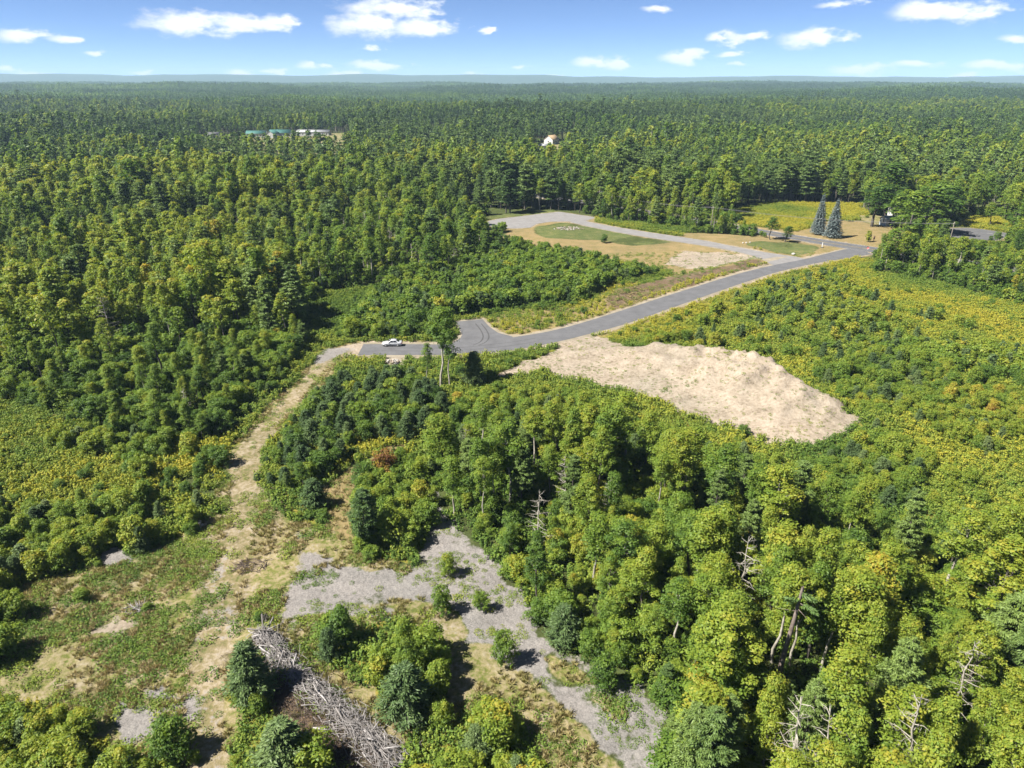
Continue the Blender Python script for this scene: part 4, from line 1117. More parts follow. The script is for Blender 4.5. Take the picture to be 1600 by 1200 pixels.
# ------------------------------------------------------------------ landmarks for the labels
LANDMARKS = [
    ((620, 640), 'in the thicket below the parked car'), ((470, 720), 'beside the bend of the dirt track'), ((620, 820), 'on the leafy island above the stone clearing'),
    ((600, 1050), 'on the island right of the log pile'), ((740, 1180), 'at the bottom edge below the stone clearing'), ((420, 1150), 'between the log pile and the dirt track'),
    ((120, 1180), 'in the bottom left corner'), ((240, 820), 'in the clump left of the dirt track'), ((60, 860), 'at the left edge above the weedy flat'),
    ((-10, 1010), 'along the left edge beside the weedy flat'), ((200, 715), 'at the foot of the left wood'), ((60, 560), 'in the wood at the left edge'),
    ((220, 600), 'around the grey dead spruce'), ((400, 580), 'on the left wood edge above the dirt track'), ((330, 500), 'deep in the left wood'),
    ((120, 440), 'high in the left wood corner'), ((560, 430), 'in the stand above the yellow strip'), ((380, 400), 'at the back of the left wood'),
    ((640, 500), 'in the thicket behind the parked car'), ((800, 450), 'in the sapling thicket behind the turnaround'), ((960, 425), 'at the right end of the sapling thicket'),
    ((740, 360), 'behind the empty stone lot'), ((900, 325), 'in the tree line beyond the drive'), ((1100, 355), 'among the roadside pines beyond the drive'),
    ((1090, 520), 'on the slope between lane and sand mound'), ((1230, 520), 'in the scrub above the sand mound'), ((1400, 560), 'in the broad scrub right of the sand mound'),
    ((1540, 620), 'in the scrub at the right edge'), ((1460, 720), 'around the yellow gap beyond the mound'), ((1570, 820), 'at the right edge below the yellow gap'),
    ((1270, 740), 'just below the tip of the sand mound'), ((1100, 720), 'under the lower rim of the sand mound'), ((760, 660), 'around the lone tall tree by the lane'),
    ((740, 780), 'on the left rim of the middle wood'), ((860, 780), 'in the upper left of the middle wood'), ((980, 780), 'in the upper middle of the middle wood'),
    ((820, 930), 'beside the widest part of the stone clearing'), ((900, 900), 'in the heart of the middle wood'), ((1000, 1000), 'on the wood edge above the stone strip'),
    ((1060, 900), 'among the white trunks of the middle wood'), ((1200, 900), 'uphill of the leaning dead trunk'), ((1200, 1060), 'beside the foot of the leaning dead trunk'),
    ((1360, 960), 'right of the leaning dead trunk'), ((1500, 980), 'in the right wood near the right edge'), ((1130, 1190), 'at the bottom edge right of the stone strip'),
    ((1320, 1150), 'at the bottom edge under the leaning trunk'), ((1500, 1160), 'in the bottom right corner'), ((1440, 440), 'in the aspen belt beside the junction'),
    ((1560, 470), 'in the aspen belt at the right edge'), ((1420, 370), 'around the half hidden white house'), ((1560, 360), 'beyond the parking area'),
    ((1250, 310), 'behind the goldenrod field'), ((300, 1000), 'out on the weedy flat'), ((520, 500), 'along the yellow strip left of the car'),
    ((980, 655), 'on the goldenrod slope under the sand pit'), ((850, 500), 'on the verge above the asphalt lane'), ((1330, 420), 'on the goldenrod verge by the junction'),
]
LM_W = np.array([P(*p)[:2] for p, _ in LANDMARKS])


def place_words(x, y):
    # compare in a space where far distances are shrunk
    d = np.hypot((LM_W[:, 0] - x), (LM_W[:, 1] - y)) / (25 + 0.12 * np.hypot(LM_W[:, 0], LM_W[:, 1]))
    return LANDMARKS[int(np.argmin(d))][1]


NICE = {'broadleaf_tree': 'broadleaf tree', 'aspen_tree': 'pale aspen', 'pine_tree': 'white pine', 'young_pine': 'young pine', 'shrub': 'leafy shrub', 'sapling': 'upright sapling'}


def tint_word(kind, t):
    if kind in ('pine_tree', 'young_pine'):
        return 'dark green' if t < 0.42 else 'soft green' if t < 0.58 else 'pale green'
    return 'deep green' if t < 0.28 else 'mid green' if t < 0.40 else 'bright green' if t < 0.52 else 'yellow-green' if t < 0.64 else 'golden' if t < 0.8 else 'rusty orange'


def size_word(h, kind):
    r = h / KINDS[kind]['H']
    return 'small' if r < 0.75 else 'tall' if r > 1.12 else 'middling'


def add_plant(kind, x, y, h, tint, width, lod, v, rz, label=None, parts=True, lean=0.0, group=True, z=None):
    K = KINDS[kind]; s = h / K['H']
    z = float(height(x, y)) - 0.05 if z is None else z
    words = place_words(x, y)
    label = label or f"{size_word(h, kind)} {tint_word(kind, tint)} {NICE[kind]} {words}"
    if parts:
        o = empty(kind, (x, y, z), rz, (s * width, s * width, s))
        o.rotation_euler = (lean, 0, rz)
        names = ('trunk', 'crown') if K['cat'] == 'tree' else ('stems', 'foliage')
        for what, nm in zip(('trunk', 'crown'), names):
            p = bpy.data.objects.new(nm, variant(kind, lod, v, what)); COL.objects.link(p); p.parent = o
            p['tint'] = float(tint)
    else:
        o = bpy.data.objects.new(kind, variant(kind, lod, v, 'whole')); COL.objects.link(o)
        o.location = (x, y, z); o.rotation_euler = (lean, 0, rz); o.scale = (s * width, s * width, s)
        o['tint'] = float(tint)
    tag(o, label, K['cat'], f"{NICE[kind]}s {words}" if group else None)
    return o


# instancing of the mass: points with attributes -> geometry nodes
def gn_scatter(name, x, y, z, rz, scl, idx, tint, meshes, label, category, extra_rot=None):
    coll = bpy.data.collections.new(name + '_variants')
    for i, me in enumerate(meshes):
        coll.objects.link(bpy.data.objects.new(f"{name}_variant_{i:03d}", me))
    n = len(x)
    me = bpy.data.meshes.new(name); me.vertices.add(n)
    me.vertices.foreach_set('co', np.column_stack([x, y, z]).astype(np.float32).ravel())
    rot = np.zeros((n, 3)); rot[:, 2] = rz
    if extra_rot is not None: rot[:, :2] = extra_rot
    for nm, ty, key, arr in (('rot', 'FLOAT_VECTOR', 'vector', rot), ('scl', 'FLOAT_VECTOR', 'vector', scl), ('idx', 'INT', 'value', idx), ('tint', 'FLOAT', 'value', tint)):
        a = me.attributes.new(nm, ty, 'POINT'); a.data.foreach_set(key, np.ascontiguousarray(arr, dtype=np.int32 if ty == 'INT' else np.float32).ravel())
    me.update()
    o = link(bpy.data.objects.new(name, me))
    ng = bpy.data.node_groups.new(name + '_nodes', 'GeometryNodeTree')
    ng.interface.new_socket('Geometry', in_out='INPUT', socket_type='NodeSocketGeometry')
    ng.interface.new_socket('Geometry', in_out='OUTPUT', socket_type='NodeSocketGeometry')
    gi = ng.nodes.new('NodeGroupInput'); go = ng.nodes.new('NodeGroupOutput')
    ip = ng.nodes.new('GeometryNodeInstanceOnPoints'); ci = ng.nodes.new('GeometryNodeCollectionInfo')
    ci.inputs['Collection'].default_value = coll; ci.inputs['Separate Children'].default_value = True; ci.inputs['Reset Children'].default_value = True
    def na(nm, ty):
        q = ng.nodes.new('GeometryNodeInputNamedAttribute'); q.data_type = ty; q.inputs['Name'].default_value = nm
        return q.outputs['Attribute']
    ng.links.new(gi.outputs[0], ip.inputs['Points']); ng.links.new(ci.outputs[0], ip.inputs['Instance'])
    ip.inputs['Pick Instance'].default_value = True
    ng.links.new(na('idx', 'INT'), ip.inputs['Instance Index']); ng.links.new(na('rot', 'FLOAT_VECTOR'), ip.inputs['Rotation']); ng.links.new(na('scl', 'FLOAT_VECTOR'), ip.inputs['Scale'])
    ng.links.new(ip.outputs[0], go.inputs[0])
    md = o.modifiers.new('scatter', 'NODES'); md.node_group = ng
    tag(o, label, category, kind='stuff')
    return o


STUFF_LABEL = {
    'broadleaf_tree': ('broadleaf_forest', 'mass of green broadleaf crowns rolling to the horizon', 'forest'),
    'aspen_tree': ('aspen_forest', 'slim pale trunked aspens mixed through the far woods', 'forest'),
    'pine_tree': ('pine_forest', 'dark white pines standing through the far woods', 'forest'),
    'young_pine': ('young_pine_scrub', 'small bluish pines sprinkled through the scrubland', 'scrub'),
    'shrub': ('scrub', 'dense low green scrub filling the regrowing clearings', 'scrub'),
    'sapling': ('sapling_scrub', 'thin upright saplings crowded in the regrowth', 'scrub'),
}
NIND = {'broadleaf_tree': 300, 'aspen_tree': 300, 'pine_tree': 300, 'young_pine': 280, 'shrub': 300, 'sapling': 220}
for kind in KINDS:
    A = np.vstack(plants[kind])
    x, y, h, tint, wd = A.T
    z = height(x, y) - 0.06
    px, py, dep = project(x, y, z); tx, ty, td = project(x, y, z + h)
    vis = (np.maximum(py, ty) > 0) & (tx > -150) & (tx < 1750) & (ty < 1290)
    A = A[vis]; x, y, h, tint, wd = A.T; z = z[vis]; px, py, tx, ty = px[vis], py[vis], tx[vis], ty[vis]
    dist = np.hypot(x, y)
    lod = np.where(dist < 165, 0, np.where(dist < 430, 1, 2))
    v = rng.integers(0, 100, len(x)); rz = rng.random(len(x)) * 6.283
    nv = np.array(KINDS[kind]['nvar'])[lod]; v = v % nv
    # individuals: the largest in view; undergrowth beneath tall trees stays in the mass
    size = (py - ty) * np.where((tx > -10) & (tx < 1610) & (ty < 1190), 1, 0.0)
    if kind == 'shrub':
        cc = classify(x, y); size = np.where(np.isin(cc, (FOREST, BRIGHT, ASPEN)), 0, size)
    order = np.argsort(-size); ind = order[:NIND[kind]]; ind = ind[size[ind] > 0]
    for rank, i in enumerate(ind):
        add_plant(kind, x[i], y[i], h[i], tint[i], wd[i], int(lod[i]), int(v[i]), rz[i], parts=(rank < (300 if KINDS[kind]['cat'] == 'tree' and kind != 'young_pine' else 120)))
    rest = np.ones(len(x), bool); rest[ind] = False
    off = np.concatenate([[0], np.cumsum(KINDS[kind]['nvar'])])
    meshes = [variant(kind, l, k, 'whole') for l in range(3) for k in range(KINDS[kind]['nvar'][l])]
    s = h / KINDS[kind]['H']
    nm, lab, cat = STUFF_LABEL[kind]
    gidx = off[lod] + v
    if kind == 'aspen_tree':                          # a few bare grey stems stand among the leafy ones
        for q in range(2):
            meshes.append(gen_dead(np.random.default_rng(800 + q), 0)[0].mesh('bare_stem', M_BIRCH))
            gidx = np.where((rng.random(len(x)) < 0.035) & (dist < 700), len(meshes) - 1, gidx)
    gn_scatter(nm, x[rest], y[rest], z[rest], rz[rest], np.column_stack([s * wd, s * wd, s])[rest], gidx[rest], tint[rest], meshes, lab, cat)

# far canopy: groves of simple crowns
gm = []
for v in range(4):
    r = np.random.default_rng(500 + v); b = MB()
    for k in range(15):
        cx, cy2 = r.uniform(-17, 17, 2); hh = r.uniform(11, 19); conif = r.random() < 0.4
        n = 26
        zz = hh * (0.35 + 0.65 * r.random(n)); u = (zz / hh - 0.35) / 0.65
        R = (3.0 if conif else 4.2) * ((1 - u) if conif else np.sqrt(np.clip(1 - (u - 0.25) ** 2 / 0.6, 0.05, 1)))
        a = r.random(n) * 6.283; rr = R * np.sqrt(r.random(n))
        C = np.column_stack([cx + rr * np.cos(a), cy2 + rr * np.sin(a), zz])
        Nn = np.column_stack([np.cos(a) * 0.8, np.sin(a) * 0.8, 0.4 + 0.6 * u]) + r.normal(size=(n, 3)) * 0.35
        b.cards(C, Nn, 2.4 * (0.7 + 0.6 * r.random(n)), 0.8, r, 0, np.clip(r.normal(0.25 if conif else 0.5, 0.1) + r.normal(size=n) * 0.08, 0, 1))
    gm.append(b.mesh('grove', M_LEAF))
gx_, gy_, gs_ = [], [], []
for y0, y1, sp in ((1500, 3000, 30.0), (3000, 7000, 52.0)):
    x, y = jgrid(sp, y0, y1, 0.80, 40, 0.6)
    k = np.ones(len(x), bool)
    for poly in CLEARINGS: k &= ~in_poly(x, y, poly)
    gx_.append(x[k]); gy_.append(y[k]); gs_.append(np.full(k.sum(), sp / 30.0))
x, y, s = np.concatenate(gx_), np.concatenate(gy_), np.concatenate(gs_)
n = len(x)
gn_scatter('distant_forest', x, y, height(x, y), rng.random(n) * 6.283, np.column_stack([s, s, (0.75 + 0.4 * rng.random(n)) * (0.55 + 0.9 * fbm(x, y, 160, 19))]), rng.integers(0, 4, n),
           0.11 + (fbm(x, y, 420, 12) - 0.5) * 0.7 + rng.normal(size=n) * 0.07, gm, 'unbroken dark forest reaching to the hazy hills', 'forest')

# ------------------------------------------------------------------ weeds, goldenrod and grass tufts
def weed_variant(seed, kind):
    r = np.random.default_rng(seed); b = MB()
    if kind == 'gold':
        for k in range(16):
            a = r.random() * 6.283; q = r.random() ** 0.5 * 0.5; c0 = np.array((q * math.cos(a), q * math.sin(a), 0)); hh = r.uniform(0.45, 0.95)
            n = 7; zz = hh * (0.2 + 0.8 * r.random(n)); d = unit(r, n)
            b.cards(c0 + np.column_stack([d[:, 0] * 0.12, d[:, 1] * 0.12, zz]), d + np.array((0, 0, 0.7)), 0.20, 0.5, r, 0, np.clip(0.2 + 0.4 * zz / hh + r.normal(size=n) * .08, 0, 0.7))
            if r.random() < 0.5:
                d = unit(r, 4); b.cards(c0 + d * 0.09 + np.array((0, 0, hh)), d + np.array((0, 0, 0.8)), 0.18, 0.7, r, 0, np.full(4, 1.0))
    elif kind == 'low':
        n = 80; a = r.random(n) * 6.283; q = np.sqrt(r.random(n)) * 0.5; zz = 0.05 + 0.32 * r.random(n) * (1 - q)
        b.cards(np.column_stack([q * np.cos(a), q * np.sin(a), zz]), unit(r, n) * 0.7 + np.array((0, 0, 0.8)), 0.06 + 0.13 * r.random(n), 0.5, r, 0, np.clip(r.normal(0.45, 0.2, n), 0, 1))
    else:                                            # grass
        n = 40; a = r.random(n) * 6.283; q = np.sqrt(r.random(n)) * 0.4
        lean = np.column_stack([np.cos(a), np.sin(a), np.full(n, 1.6)])
        Nn = np.column_stack([-np.sin(a), np.cos(a), 0.3 * r.normal(size=n)])
        b.cards(np.column_stack([q * np.cos(a), q * np.sin(a), 0.16 + 0.1 * r.random(n)]), Nn, 0.5, 0.16, r, 0, np.clip(r.normal(0.55, 0.2, n), 0, 1), axis=lean)
    return b.mesh('weed_' + kind, M_STRAW if kind == 'grass' else M_WEED)


gold_m = [weed_variant(900 + i, 'gold') for i in range(3)]; low_m = [weed_variant(920 + i, 'low') for i in range(3)]; grass_m = [weed_variant(940 + i, 'grass') for i in range(2)]
x, y = jgrid(0.95, 40, 420, 0.8, 10); c = classify(x, y, 1.0)
k = np.isin(c, (GOLD, SHRUB, SAPLING, YPINE)) & (y < 330) | (c == FIELD) | (np.isin(c, (BRIGHT, FOREST, ASPEN)) & (y < 170) & (rng.random(len(x)) < 0.55)); k &= road_clear(x, y) > 0.9; k &= seg_dist(x, y, TRACK_W)[0] > 2.2
x, y, c = x[k], y[k], c[k]; n = len(x)
patch = fbm(x, y, 10, 41); patch2 = fbm(x, y, 26, 43)
px, py, _ = project(x, y, 0 * x)
road_side = road_clear(x, y)
dry_edge = np.exp(-(road_side / 5.0) ** 2)
tint = 0.27 + (patch - 0.5) * 0.35 + (patch2 - 0.5) * 0.75 + rng.normal(size=n) * 0.06 + 0.16 * dry_edge + np.where(c == FIELD, 0.26, 0) - np.where(np.isin(c, (BRIGHT, FOREST, ASPEN)), 0.10, 0) + np.where(px > 900, 0.06, 0)
verge = in_poly(x, y, VERGE) | ((c == GOLD) & (road_side < 9) & (px > 900) & (py > 400))
tint = np.where(verge, tint + 0.12 + (fbm(x, y, 5, 271) - 0.45) * 0.7, tint)
keep = ~verge | (rng.random(n) < 0.62)
x, y, c, tint, patch = x[keep], y[keep], c[keep], tint[keep], patch[keep]; n = len(x)
s = (0.8 + 0.7 * rng.random(n)) * np.where(verge[keep], 0.8, 1)
gn_scatter('goldenrod', x, y, height(x, y) - 0.03, rng.random(n) * 6.283, np.column_stack([s * 1.25, s * 1.25, s * (0.75 + 0.5 * patch)]), rng.integers(0, 3, n), np.clip(tint, 0.05, 0.60), gold_m, 'goldenrod and yellowing weeds covering the open ground', 'weeds')

x, y = jgrid(0.60, 38, 250, 0.8, 10); c = classify(x, y, 1.0)
td, tpos = seg_dist(x, y, TRACK_W)
pn = fbm(x, y, 3.2, 15) * 0.6 + fbm(x, y, 11, 16) * 0.4
px, py, _ = project(x, y, 0 * x)
thick = np.where((px < 330) & (py > 850), 0.55, 0.44) - 0.06 * (px > 600)
prob = np.where(c == WEED, sstep(1 - thick - 0.08, 1 - thick + 0.05, pn + 0.02) * 0.95, 0) + np.where(c == GRAVEL, sstep(0.50, 0.62, pn) * 0.6 + 0.03, 0) + np.where(c == SAND, 0.12 + sstep(0.50, 0.60, pn) * 0.4, 0) + np.where(c == BROWN, 0.12, 0) + np.where(c == DRY, 0.1, 0)
prob *= np.where(td < 2.0, 0.25, 1)
k = (rng.random(len(x)) < prob) & (road_clear(x, y) > 0.8); x, y, c = x[k], y[k], c[k]; n = len(x)
s = (0.80 + 1.25 * rng.random(n) ** 2) * np.where(c == SAND, 0.30 + 0.35 * rng.random(n) ** 2, np.where(c == GRAVEL, 0.62, 1))
tint = 0.33 + (fbm(x, y, 8, 52) - 0.5) * 0.5 + rng.normal(size=n) * 0.06 + np.where(c == SAND, 0.05, 0)
gn_scatter('low_weeds', x, y, height(x, y) - 0.03, rng.random(n) * 6.283, np.column_stack([s, s, s]), rng.integers(0, 3, n), np.clip(tint, 0.05, 0.9), low_m, 'low green weeds spreading over dirt and crushed stone', 'weeds')

x, y = jgrid(0.62, 38, 250, 0.8, 10); c = classify(x, y, 1.0)
k = np.isin(c, (WEED, BROWN, DRY)) & (rng.random(len(x)) < np.where(c == WEED, sstep(0.40, 0.62, fbm(x, y, 6, 88)) * 0.55, 0.3)) & (seg_dist(x, y, TRACK_W)[0] > 1.6) & (road_clear(x, y) > 0.8) & (y < 200)
x, y = x[k], y[k]; n = len(x); s = 0.7 + 0.6 * rng.random(n)
gn_scatter('dry_grass', x, y, height(x, y) - 0.03, rng.random(n) * 6.283, np.column_stack([s, s, s]), rng.integers(0, 2, n), np.clip(0.62 + (fbm(x, y, 7, 93) - 0.5) * 0.8 + rng.normal(size=n) * 0.1, 0.05, 0.95), grass_m, 'straw coloured grass tufts beside the track', 'grass')

# ------------------------------------------------------------------ plants that stand out singly
def z_at_row(x, y, row):
    c, s = math.cos(PITCH), math.sin(PITCH); b = (600 - row) / F_PX
    return CAM_H + y * (-s + b * c) / (c + b * s)


def plant_at(kind, px, base, top, width, tint, label, v=0, lod=None, name=None):
    x, y, _ = P(px, base)
    x, y, _ = P(px, base, float(height(x, y)))
    z = float(height(x, y)) - 0.05
    h = z_at_row(x, y, top) - z
    d = math.hypot(x, y)
    o = add_plant(kind, x, y, h, tint, width, (0 if d < 200 else 1) if lod is None else lod, v, (px * 7.7) % 6.28, label, True, 0.0, False)
    if name: o.name = name
    return o


SINGLE = [
    ('aspen_tree', 689, 604, 484, 1.35, 0.30, 'tall thin leafy tree standing alone against the asphalt lane', 1),
    ('aspen_tree', 703, 606, 515, 1.2, 0.22, 'shorter dark companion just right of the lone tall tree', 2),
    ('aspen_tree', 668, 603, 538, 0.9, 0.28, 'slim little tree just left of the lone tall tree', 3),
    ('young_pine', 741, 600, 549, 1.2, 0.60, 'dark bushy young pine right of the lone tall tree', 0),
    ('shrub', 944, 379.5, 366, 1.0, 0.16, 'round dark bush alone on the dry lawn by the drive', 0),
    ('broadleaf_tree', 1203, 374.5, 340, 1.9, 0.20, 'small spreading roadside tree, left one of the pair', 0),
    ('broadleaf_tree', 1226, 378, 353, 2.3, 0.16, 'small round roadside tree, right one of the pair', 3),
    ('sapling', 1356, 378, 361, 0.8, 0.60, 'thin yellow-green sapling on the dry lawn by the junction', 1),
    ('broadleaf_tree', 1362, 354, 290, 2.5, 0.13, 'broad dark round tree shading the dry lawn by the white house', 1),
    ('broadleaf_tree', 1385, 340, 256, 2.3, 0.12, 'tallest dark tree behind the half hidden white house', 2),
    ('broadleaf_tree', 1398, 353, 300, 1.9, 0.2, 'dark leafy tree right against the white house wall', 3),
    ('broadleaf_tree', 1404, 372, 305, 1.9, 0.30, 'leafy tree screening the front of the white house', 1),
    ('broadleaf_tree', 1416, 384, 300, 1.8, 0.38, 'light green tree between aspen belt and white house', 2),
    ('broadleaf_tree', 1441, 366, 290, 2.5, 0.24, 'huge grey-green tree with pale limbs right of the white house', 4),
    ('broadleaf_tree', 1472, 352, 292, 2.0, 0.16, 'dark spreading tree at the head of the parking area', 0),
    ('broadleaf_tree', 1545, 354, 318, 1.8, 0.45, 'light green tree standing in the goldenrod beyond the parking area', 1),
    ('broadleaf_tree', 1590, 378, 312, 1.9, 0.26, 'big round tree at the right edge beside the parking area', 3),
    ('shrub', 700, 899, 865, 0.75, 0.50, 'bright green round bush alone on the stone clearing', 1),
    ('shrub', 787, 1036, 988, 0.68, 0.36, 'larger mid green bush on the lower stone clearing', 2),
    ('shrub', 941, 1074, 1026, 0.85, 0.22, 'dark upright bush at the wood edge beside the stone strip', 3),
    ('shrub', 752, 953, 925, 0.82, 0.38, 'little low bush in the middle of the stone clearing', 4),
    ('shrub', 690, 958, 918, 0.75, 0.33, 'bush at the notch of the stone clearing above the island', 0),
    ('young_pine', 880, 1004, 946, 1.4, 0.40, 'bluish bushy pine at the corner of wood and stone clearing', 1),
    ('young_pine', 492, 792, 748, 1.5, 0.30, 'dark squat pine above the grey stones by the track', 2),
    ('shrub', 345, 727, 698, 1.2, 0.24, 'dark bush at the left rim of the sandy track', 2),
    ('shrub', 313, 746, 722, 1.0, 0.22, 'dark bush beside the blue tarp', 3),
    ('shrub', 272, 1183, 1128, 1.0, 0.26, 'dark bush beside the grey stones at the bottom left', 1),
    ('shrub', 604, 752, 702, 0.8, 0.93, 'rust-brown shrub in the leafy island', 0),
    ('young_pine', 450, 1215, 1128, 1.45, 0.55, 'plump blue-green pine left of the log pile', 3),
    ('young_pine', 395, 1090, 1005, 1.2, 0.45, 'green pine at the head of the log pile', 1),
    ('shrub', 488, 1222, 1160, 1.0, 0.48, 'bright leafy bush against the lower log pile', 4),
    ('broadleaf_tree', 640, 1060, 965, 1.15, 0.42, 'bright maple-like tree on the island right of the log pile', 2),
    ('young_pine', 635, 1120, 1040, 1.35, 0.36, 'dark plump pine low on the island right of the log pile', 0),
]
for a in SINGLE:
    plant_at(*a)

by_label = {}
for o in COL.objects:
    if o.parent is None and o.get('label') and o.get('group') and not o.get('kind'): by_label.setdefault(o['label'], []).append(o)
ORD = ('second', 'third', 'fourth', 'fifth', 'sixth', 'seventh', 'eighth', 'ninth', 'tenth')
taken = set(by_label)


def short(lab):
    return lab.split(' ', 1)[1] if lab.split(' ', 1)[0] in ('small', 'tall', 'middling') else lab


for lab, os_ in by_label.items():
    if len(os_) < 2: continue
    os_.sort(key=lambda o: math.hypot(o.location.x, o.location.y))
    k_ = max(1, math.ceil(len(os_) / 9)); rows = [list(q) for q in np.array_split(np.arange(len(os_)), k_)]
    for ri, row in enumerate(rows):
        rw = '' if k_ == 1 else ', front row' if ri == 0 else ', back row' if ri == k_ - 1 else f', {ORD[ri - 1]} row'
        mem = sorted((os_[j] for j in row), key=lambda o: float(project(o.location.x, o.location.y, o.location.z)[0])); n_ = len(mem)
        names = [''] if n_ == 1 else [', left of two', ', right of two'] if n_ == 2 else [', leftmost'] + [f', {w} from left' for w in ORD[:n_ - 2]] + [', rightmost']
        for o, w in zip(mem, names):
            for new in (lab + rw + w, short(lab) + rw + w, lab + w if k_ == 1 else lab + rw):
                if len(new.split()) <= 16 and new not in taken: break
            else: continue
            o['label'] = new
        taken.update(o['label'] for o in mem)

# the pair of blue spruces
st, sc = gen_spruce(np.random.default_rng(77), 0); sp_t, sp_c = st.mesh('trunk', M_BARK), sc.mesh('crown', M_SPRUCE)
for px, base, top, lab in ((1277.5, 366, 303, 'taller narrow blue spruce, left one of the lawn pair'), (1300, 371, 311, 'wider blue spruce, right one of the lawn pair')):
    x, y, _ = P(px, base); z = float(height(x, y)); h = z_at_row(x, y, top) - z
    o = empty('blue_spruce', (x, y, z), px, (h / 13 * (0.86 if px < 1290 else 1.05),) * 2 + (h / 13,))
    for nm, me in (('trunk', sp_t), ('crown', sp_c)):
        p = link(bpy.data.objects.new(nm, me), o); p['tint'] = 0.42
    tag(o, lab, 'tree', 'blue spruces on the lawn')

# grey dead trees
for i, (px, base, top, lab) in enumerate([(182, 552, 462, 'grey dead spruce bristling with bare branches in the left wood'), (22, 560, 488, 'grey dead tree at the left edge by the yellow gap'),
                                          (731, 742, 668, 'pale grey dead tree on the left rim of the middle wood'), (1482, 1130, 1000, 'bare pale forked tree in the bottom right wood'),
                                          (1225, 1262, 1098, 'pale bare birch at the bottom edge under the leaning trunk'), (1266, 1275, 1110, 'forked pale birch right of the bottom edge birch'),
                                          (1150, 985, 838, 'tall pale bare trunk left of the leaning trunk'), (881, 800, 712, 'pale trunk bare to the top in the upper middle wood'), (842, 872, 765, 'single straight white trunk on the middle wood slope'),
                                          (1405, 1240, 1085, 'pale bare tree between bottom edge and right wood'), (948, 832, 742, 'bare topped pale tree in the middle wood'), (693, 690, 645, 'small grey dead tree above the stone clearing')]):
    x, y, _ = P(px, base); z = float(height(x, y)) - 0.05; h = z_at_row(x, y, top) - z
    t, _c = gen_dead(np.random.default_rng(300 + i), 0)
    o = t.obj('dead_tree', M_BIRCH if i > 2 else M_DEADWOOD); o.location = (x, y, z); o.scale = (h / 11 * 1.1, h / 11 * 1.1, h / 11); tag(o, lab, 'dead tree')

# leaning dead pine with a last tuft of needles
x, y, _ = P(1215, 1060); x2 = P(1255, 1060)[0]; zt = z_at_row(x, y, 915); k = (1255 - 800) / F_PX
c_, s_ = math.cos(PITCH), math.sin(PITCH)
xt = k * (y * c_ - (zt - CAM_H) * s_)
o = empty('leaning_pine', (x, y, float(height(x, y)) - 0.1)); ex, ez = xt - x, zt
t = MB(); t.tube(np.array([(0, 0, 0), (ex * .33, 0.05, ez * .33), (ex * .66, -0.05, ez * .66), (ex, 0, ez)]), [0.30, 0.25, 0.2, 0.12], 8)
r = np.random.default_rng(5); c = MB()
for q in range(9):
    f = r.uniform(0.72, 1.0); s0 = np.array((ex * f, 0, ez * f)); a = r.random() * 6.28; o2 = np.array((math.cos(a), math.sin(a), 0.15)); e = s0 + o2 * r.uniform(0.8, 2.0)
    t.tube(np.array([s0, e]), [0.05, 0.015], 4)
    if f > 0.82:
        for w in range(4): needle_tuft(c, r, s0 + (e - s0) * (0.5 + 0.17 * w), 0.45, 22, 0.5, 0.5, o2)
t.obj('trunk', plain_mat('grey_brown_bark', (0.09, 0.07, 0.06), (0.20, 0.165, 0.145), 2.0), o); p = c.obj('crown', M_NEEDLE, o); p['tint'] = 0.4
tag(o, 'dark bare trunk leaning right out of the lower right wood', 'tree')

# ------------------------------------------------------------------ brush and log piles
def log_mesh(seed, L, r0):
    b = MB(); r = np.random.default_rng(seed); n = 4
    p = np.column_stack([np.linspace(-L / 2, L / 2, n), r.normal(size=n) * 0.04 * L * 0.5, r.normal(size=n) * 0.02 * L * 0.5])
    b.tube(p, np.linspace(r0, r0 * 0.55, n), 5, cap=True)
    return b.mesh('log', M_LOG)


log_meshes = [log_mesh(60 + i, L, r0) for i, (L, r0) in enumerate([(1.5, 0.045), (2.0, 0.055), (2.6, 0.08), (1.1, 0.065), (1.7, 0.035), (0.8, 0.10)])]
axis = resample(PILE_AXIS, 50)
b0 = P(500, 1110)[:2]
pile = empty('brush_pile', (b0[0], b0[1], float(height(b0[0], b0[1])) - 0.9))
pl = np.array(pile.location)
tang = np.gradient(axis, axis=0); tang /= np.linalg.norm(tang, axis=1)[:, None]
side = np.column_stack([tang[:, 1], -tang[:, 0]])    # towards the camera's right
r = np.random.default_rng(12)
for i in range(290):
    f = r.random(); j = int(f * 49)
    wide = np.interp(f, [0, .25, .45, .6, 1], [1.1, 1.25, 1.25, 1.5, 1.9])
    off = r.normal() * wide * 0.55 + np.interp(f, [0, .3, .5, 1], [0.2, 0.3, 0.7, 1.0])
    p = axis[j] + side[j] * off * -1 * (1 if side[j][0] < 0 else -1)
    zc = float(height(p[0], p[1])) + 0.10 + 0.75 * r.random() * math.exp(-(off / (wide * 1.2)) ** 2)
    q = bpy.data.objects.new('log', log_meshes[r.integers(0, 6)]); link(q, pile)
    q.location = (p[0] - pl[0], p[1] - pl[1], zc - pl[2])
    a0 = math.atan2(tang[j][1], tang[j][0])
    q.rotation_euler = (0, r.normal() * 0.22, a0 + (r.normal() * 0.55 if r.random() < 0.75 else r.uniform(-1.6, 1.6)))
    sc_ = r.uniform(0.6, 1.25); q.scale = (sc_, sc_ * r.uniform(0.7, 1.2), sc_)
st_ = MB()
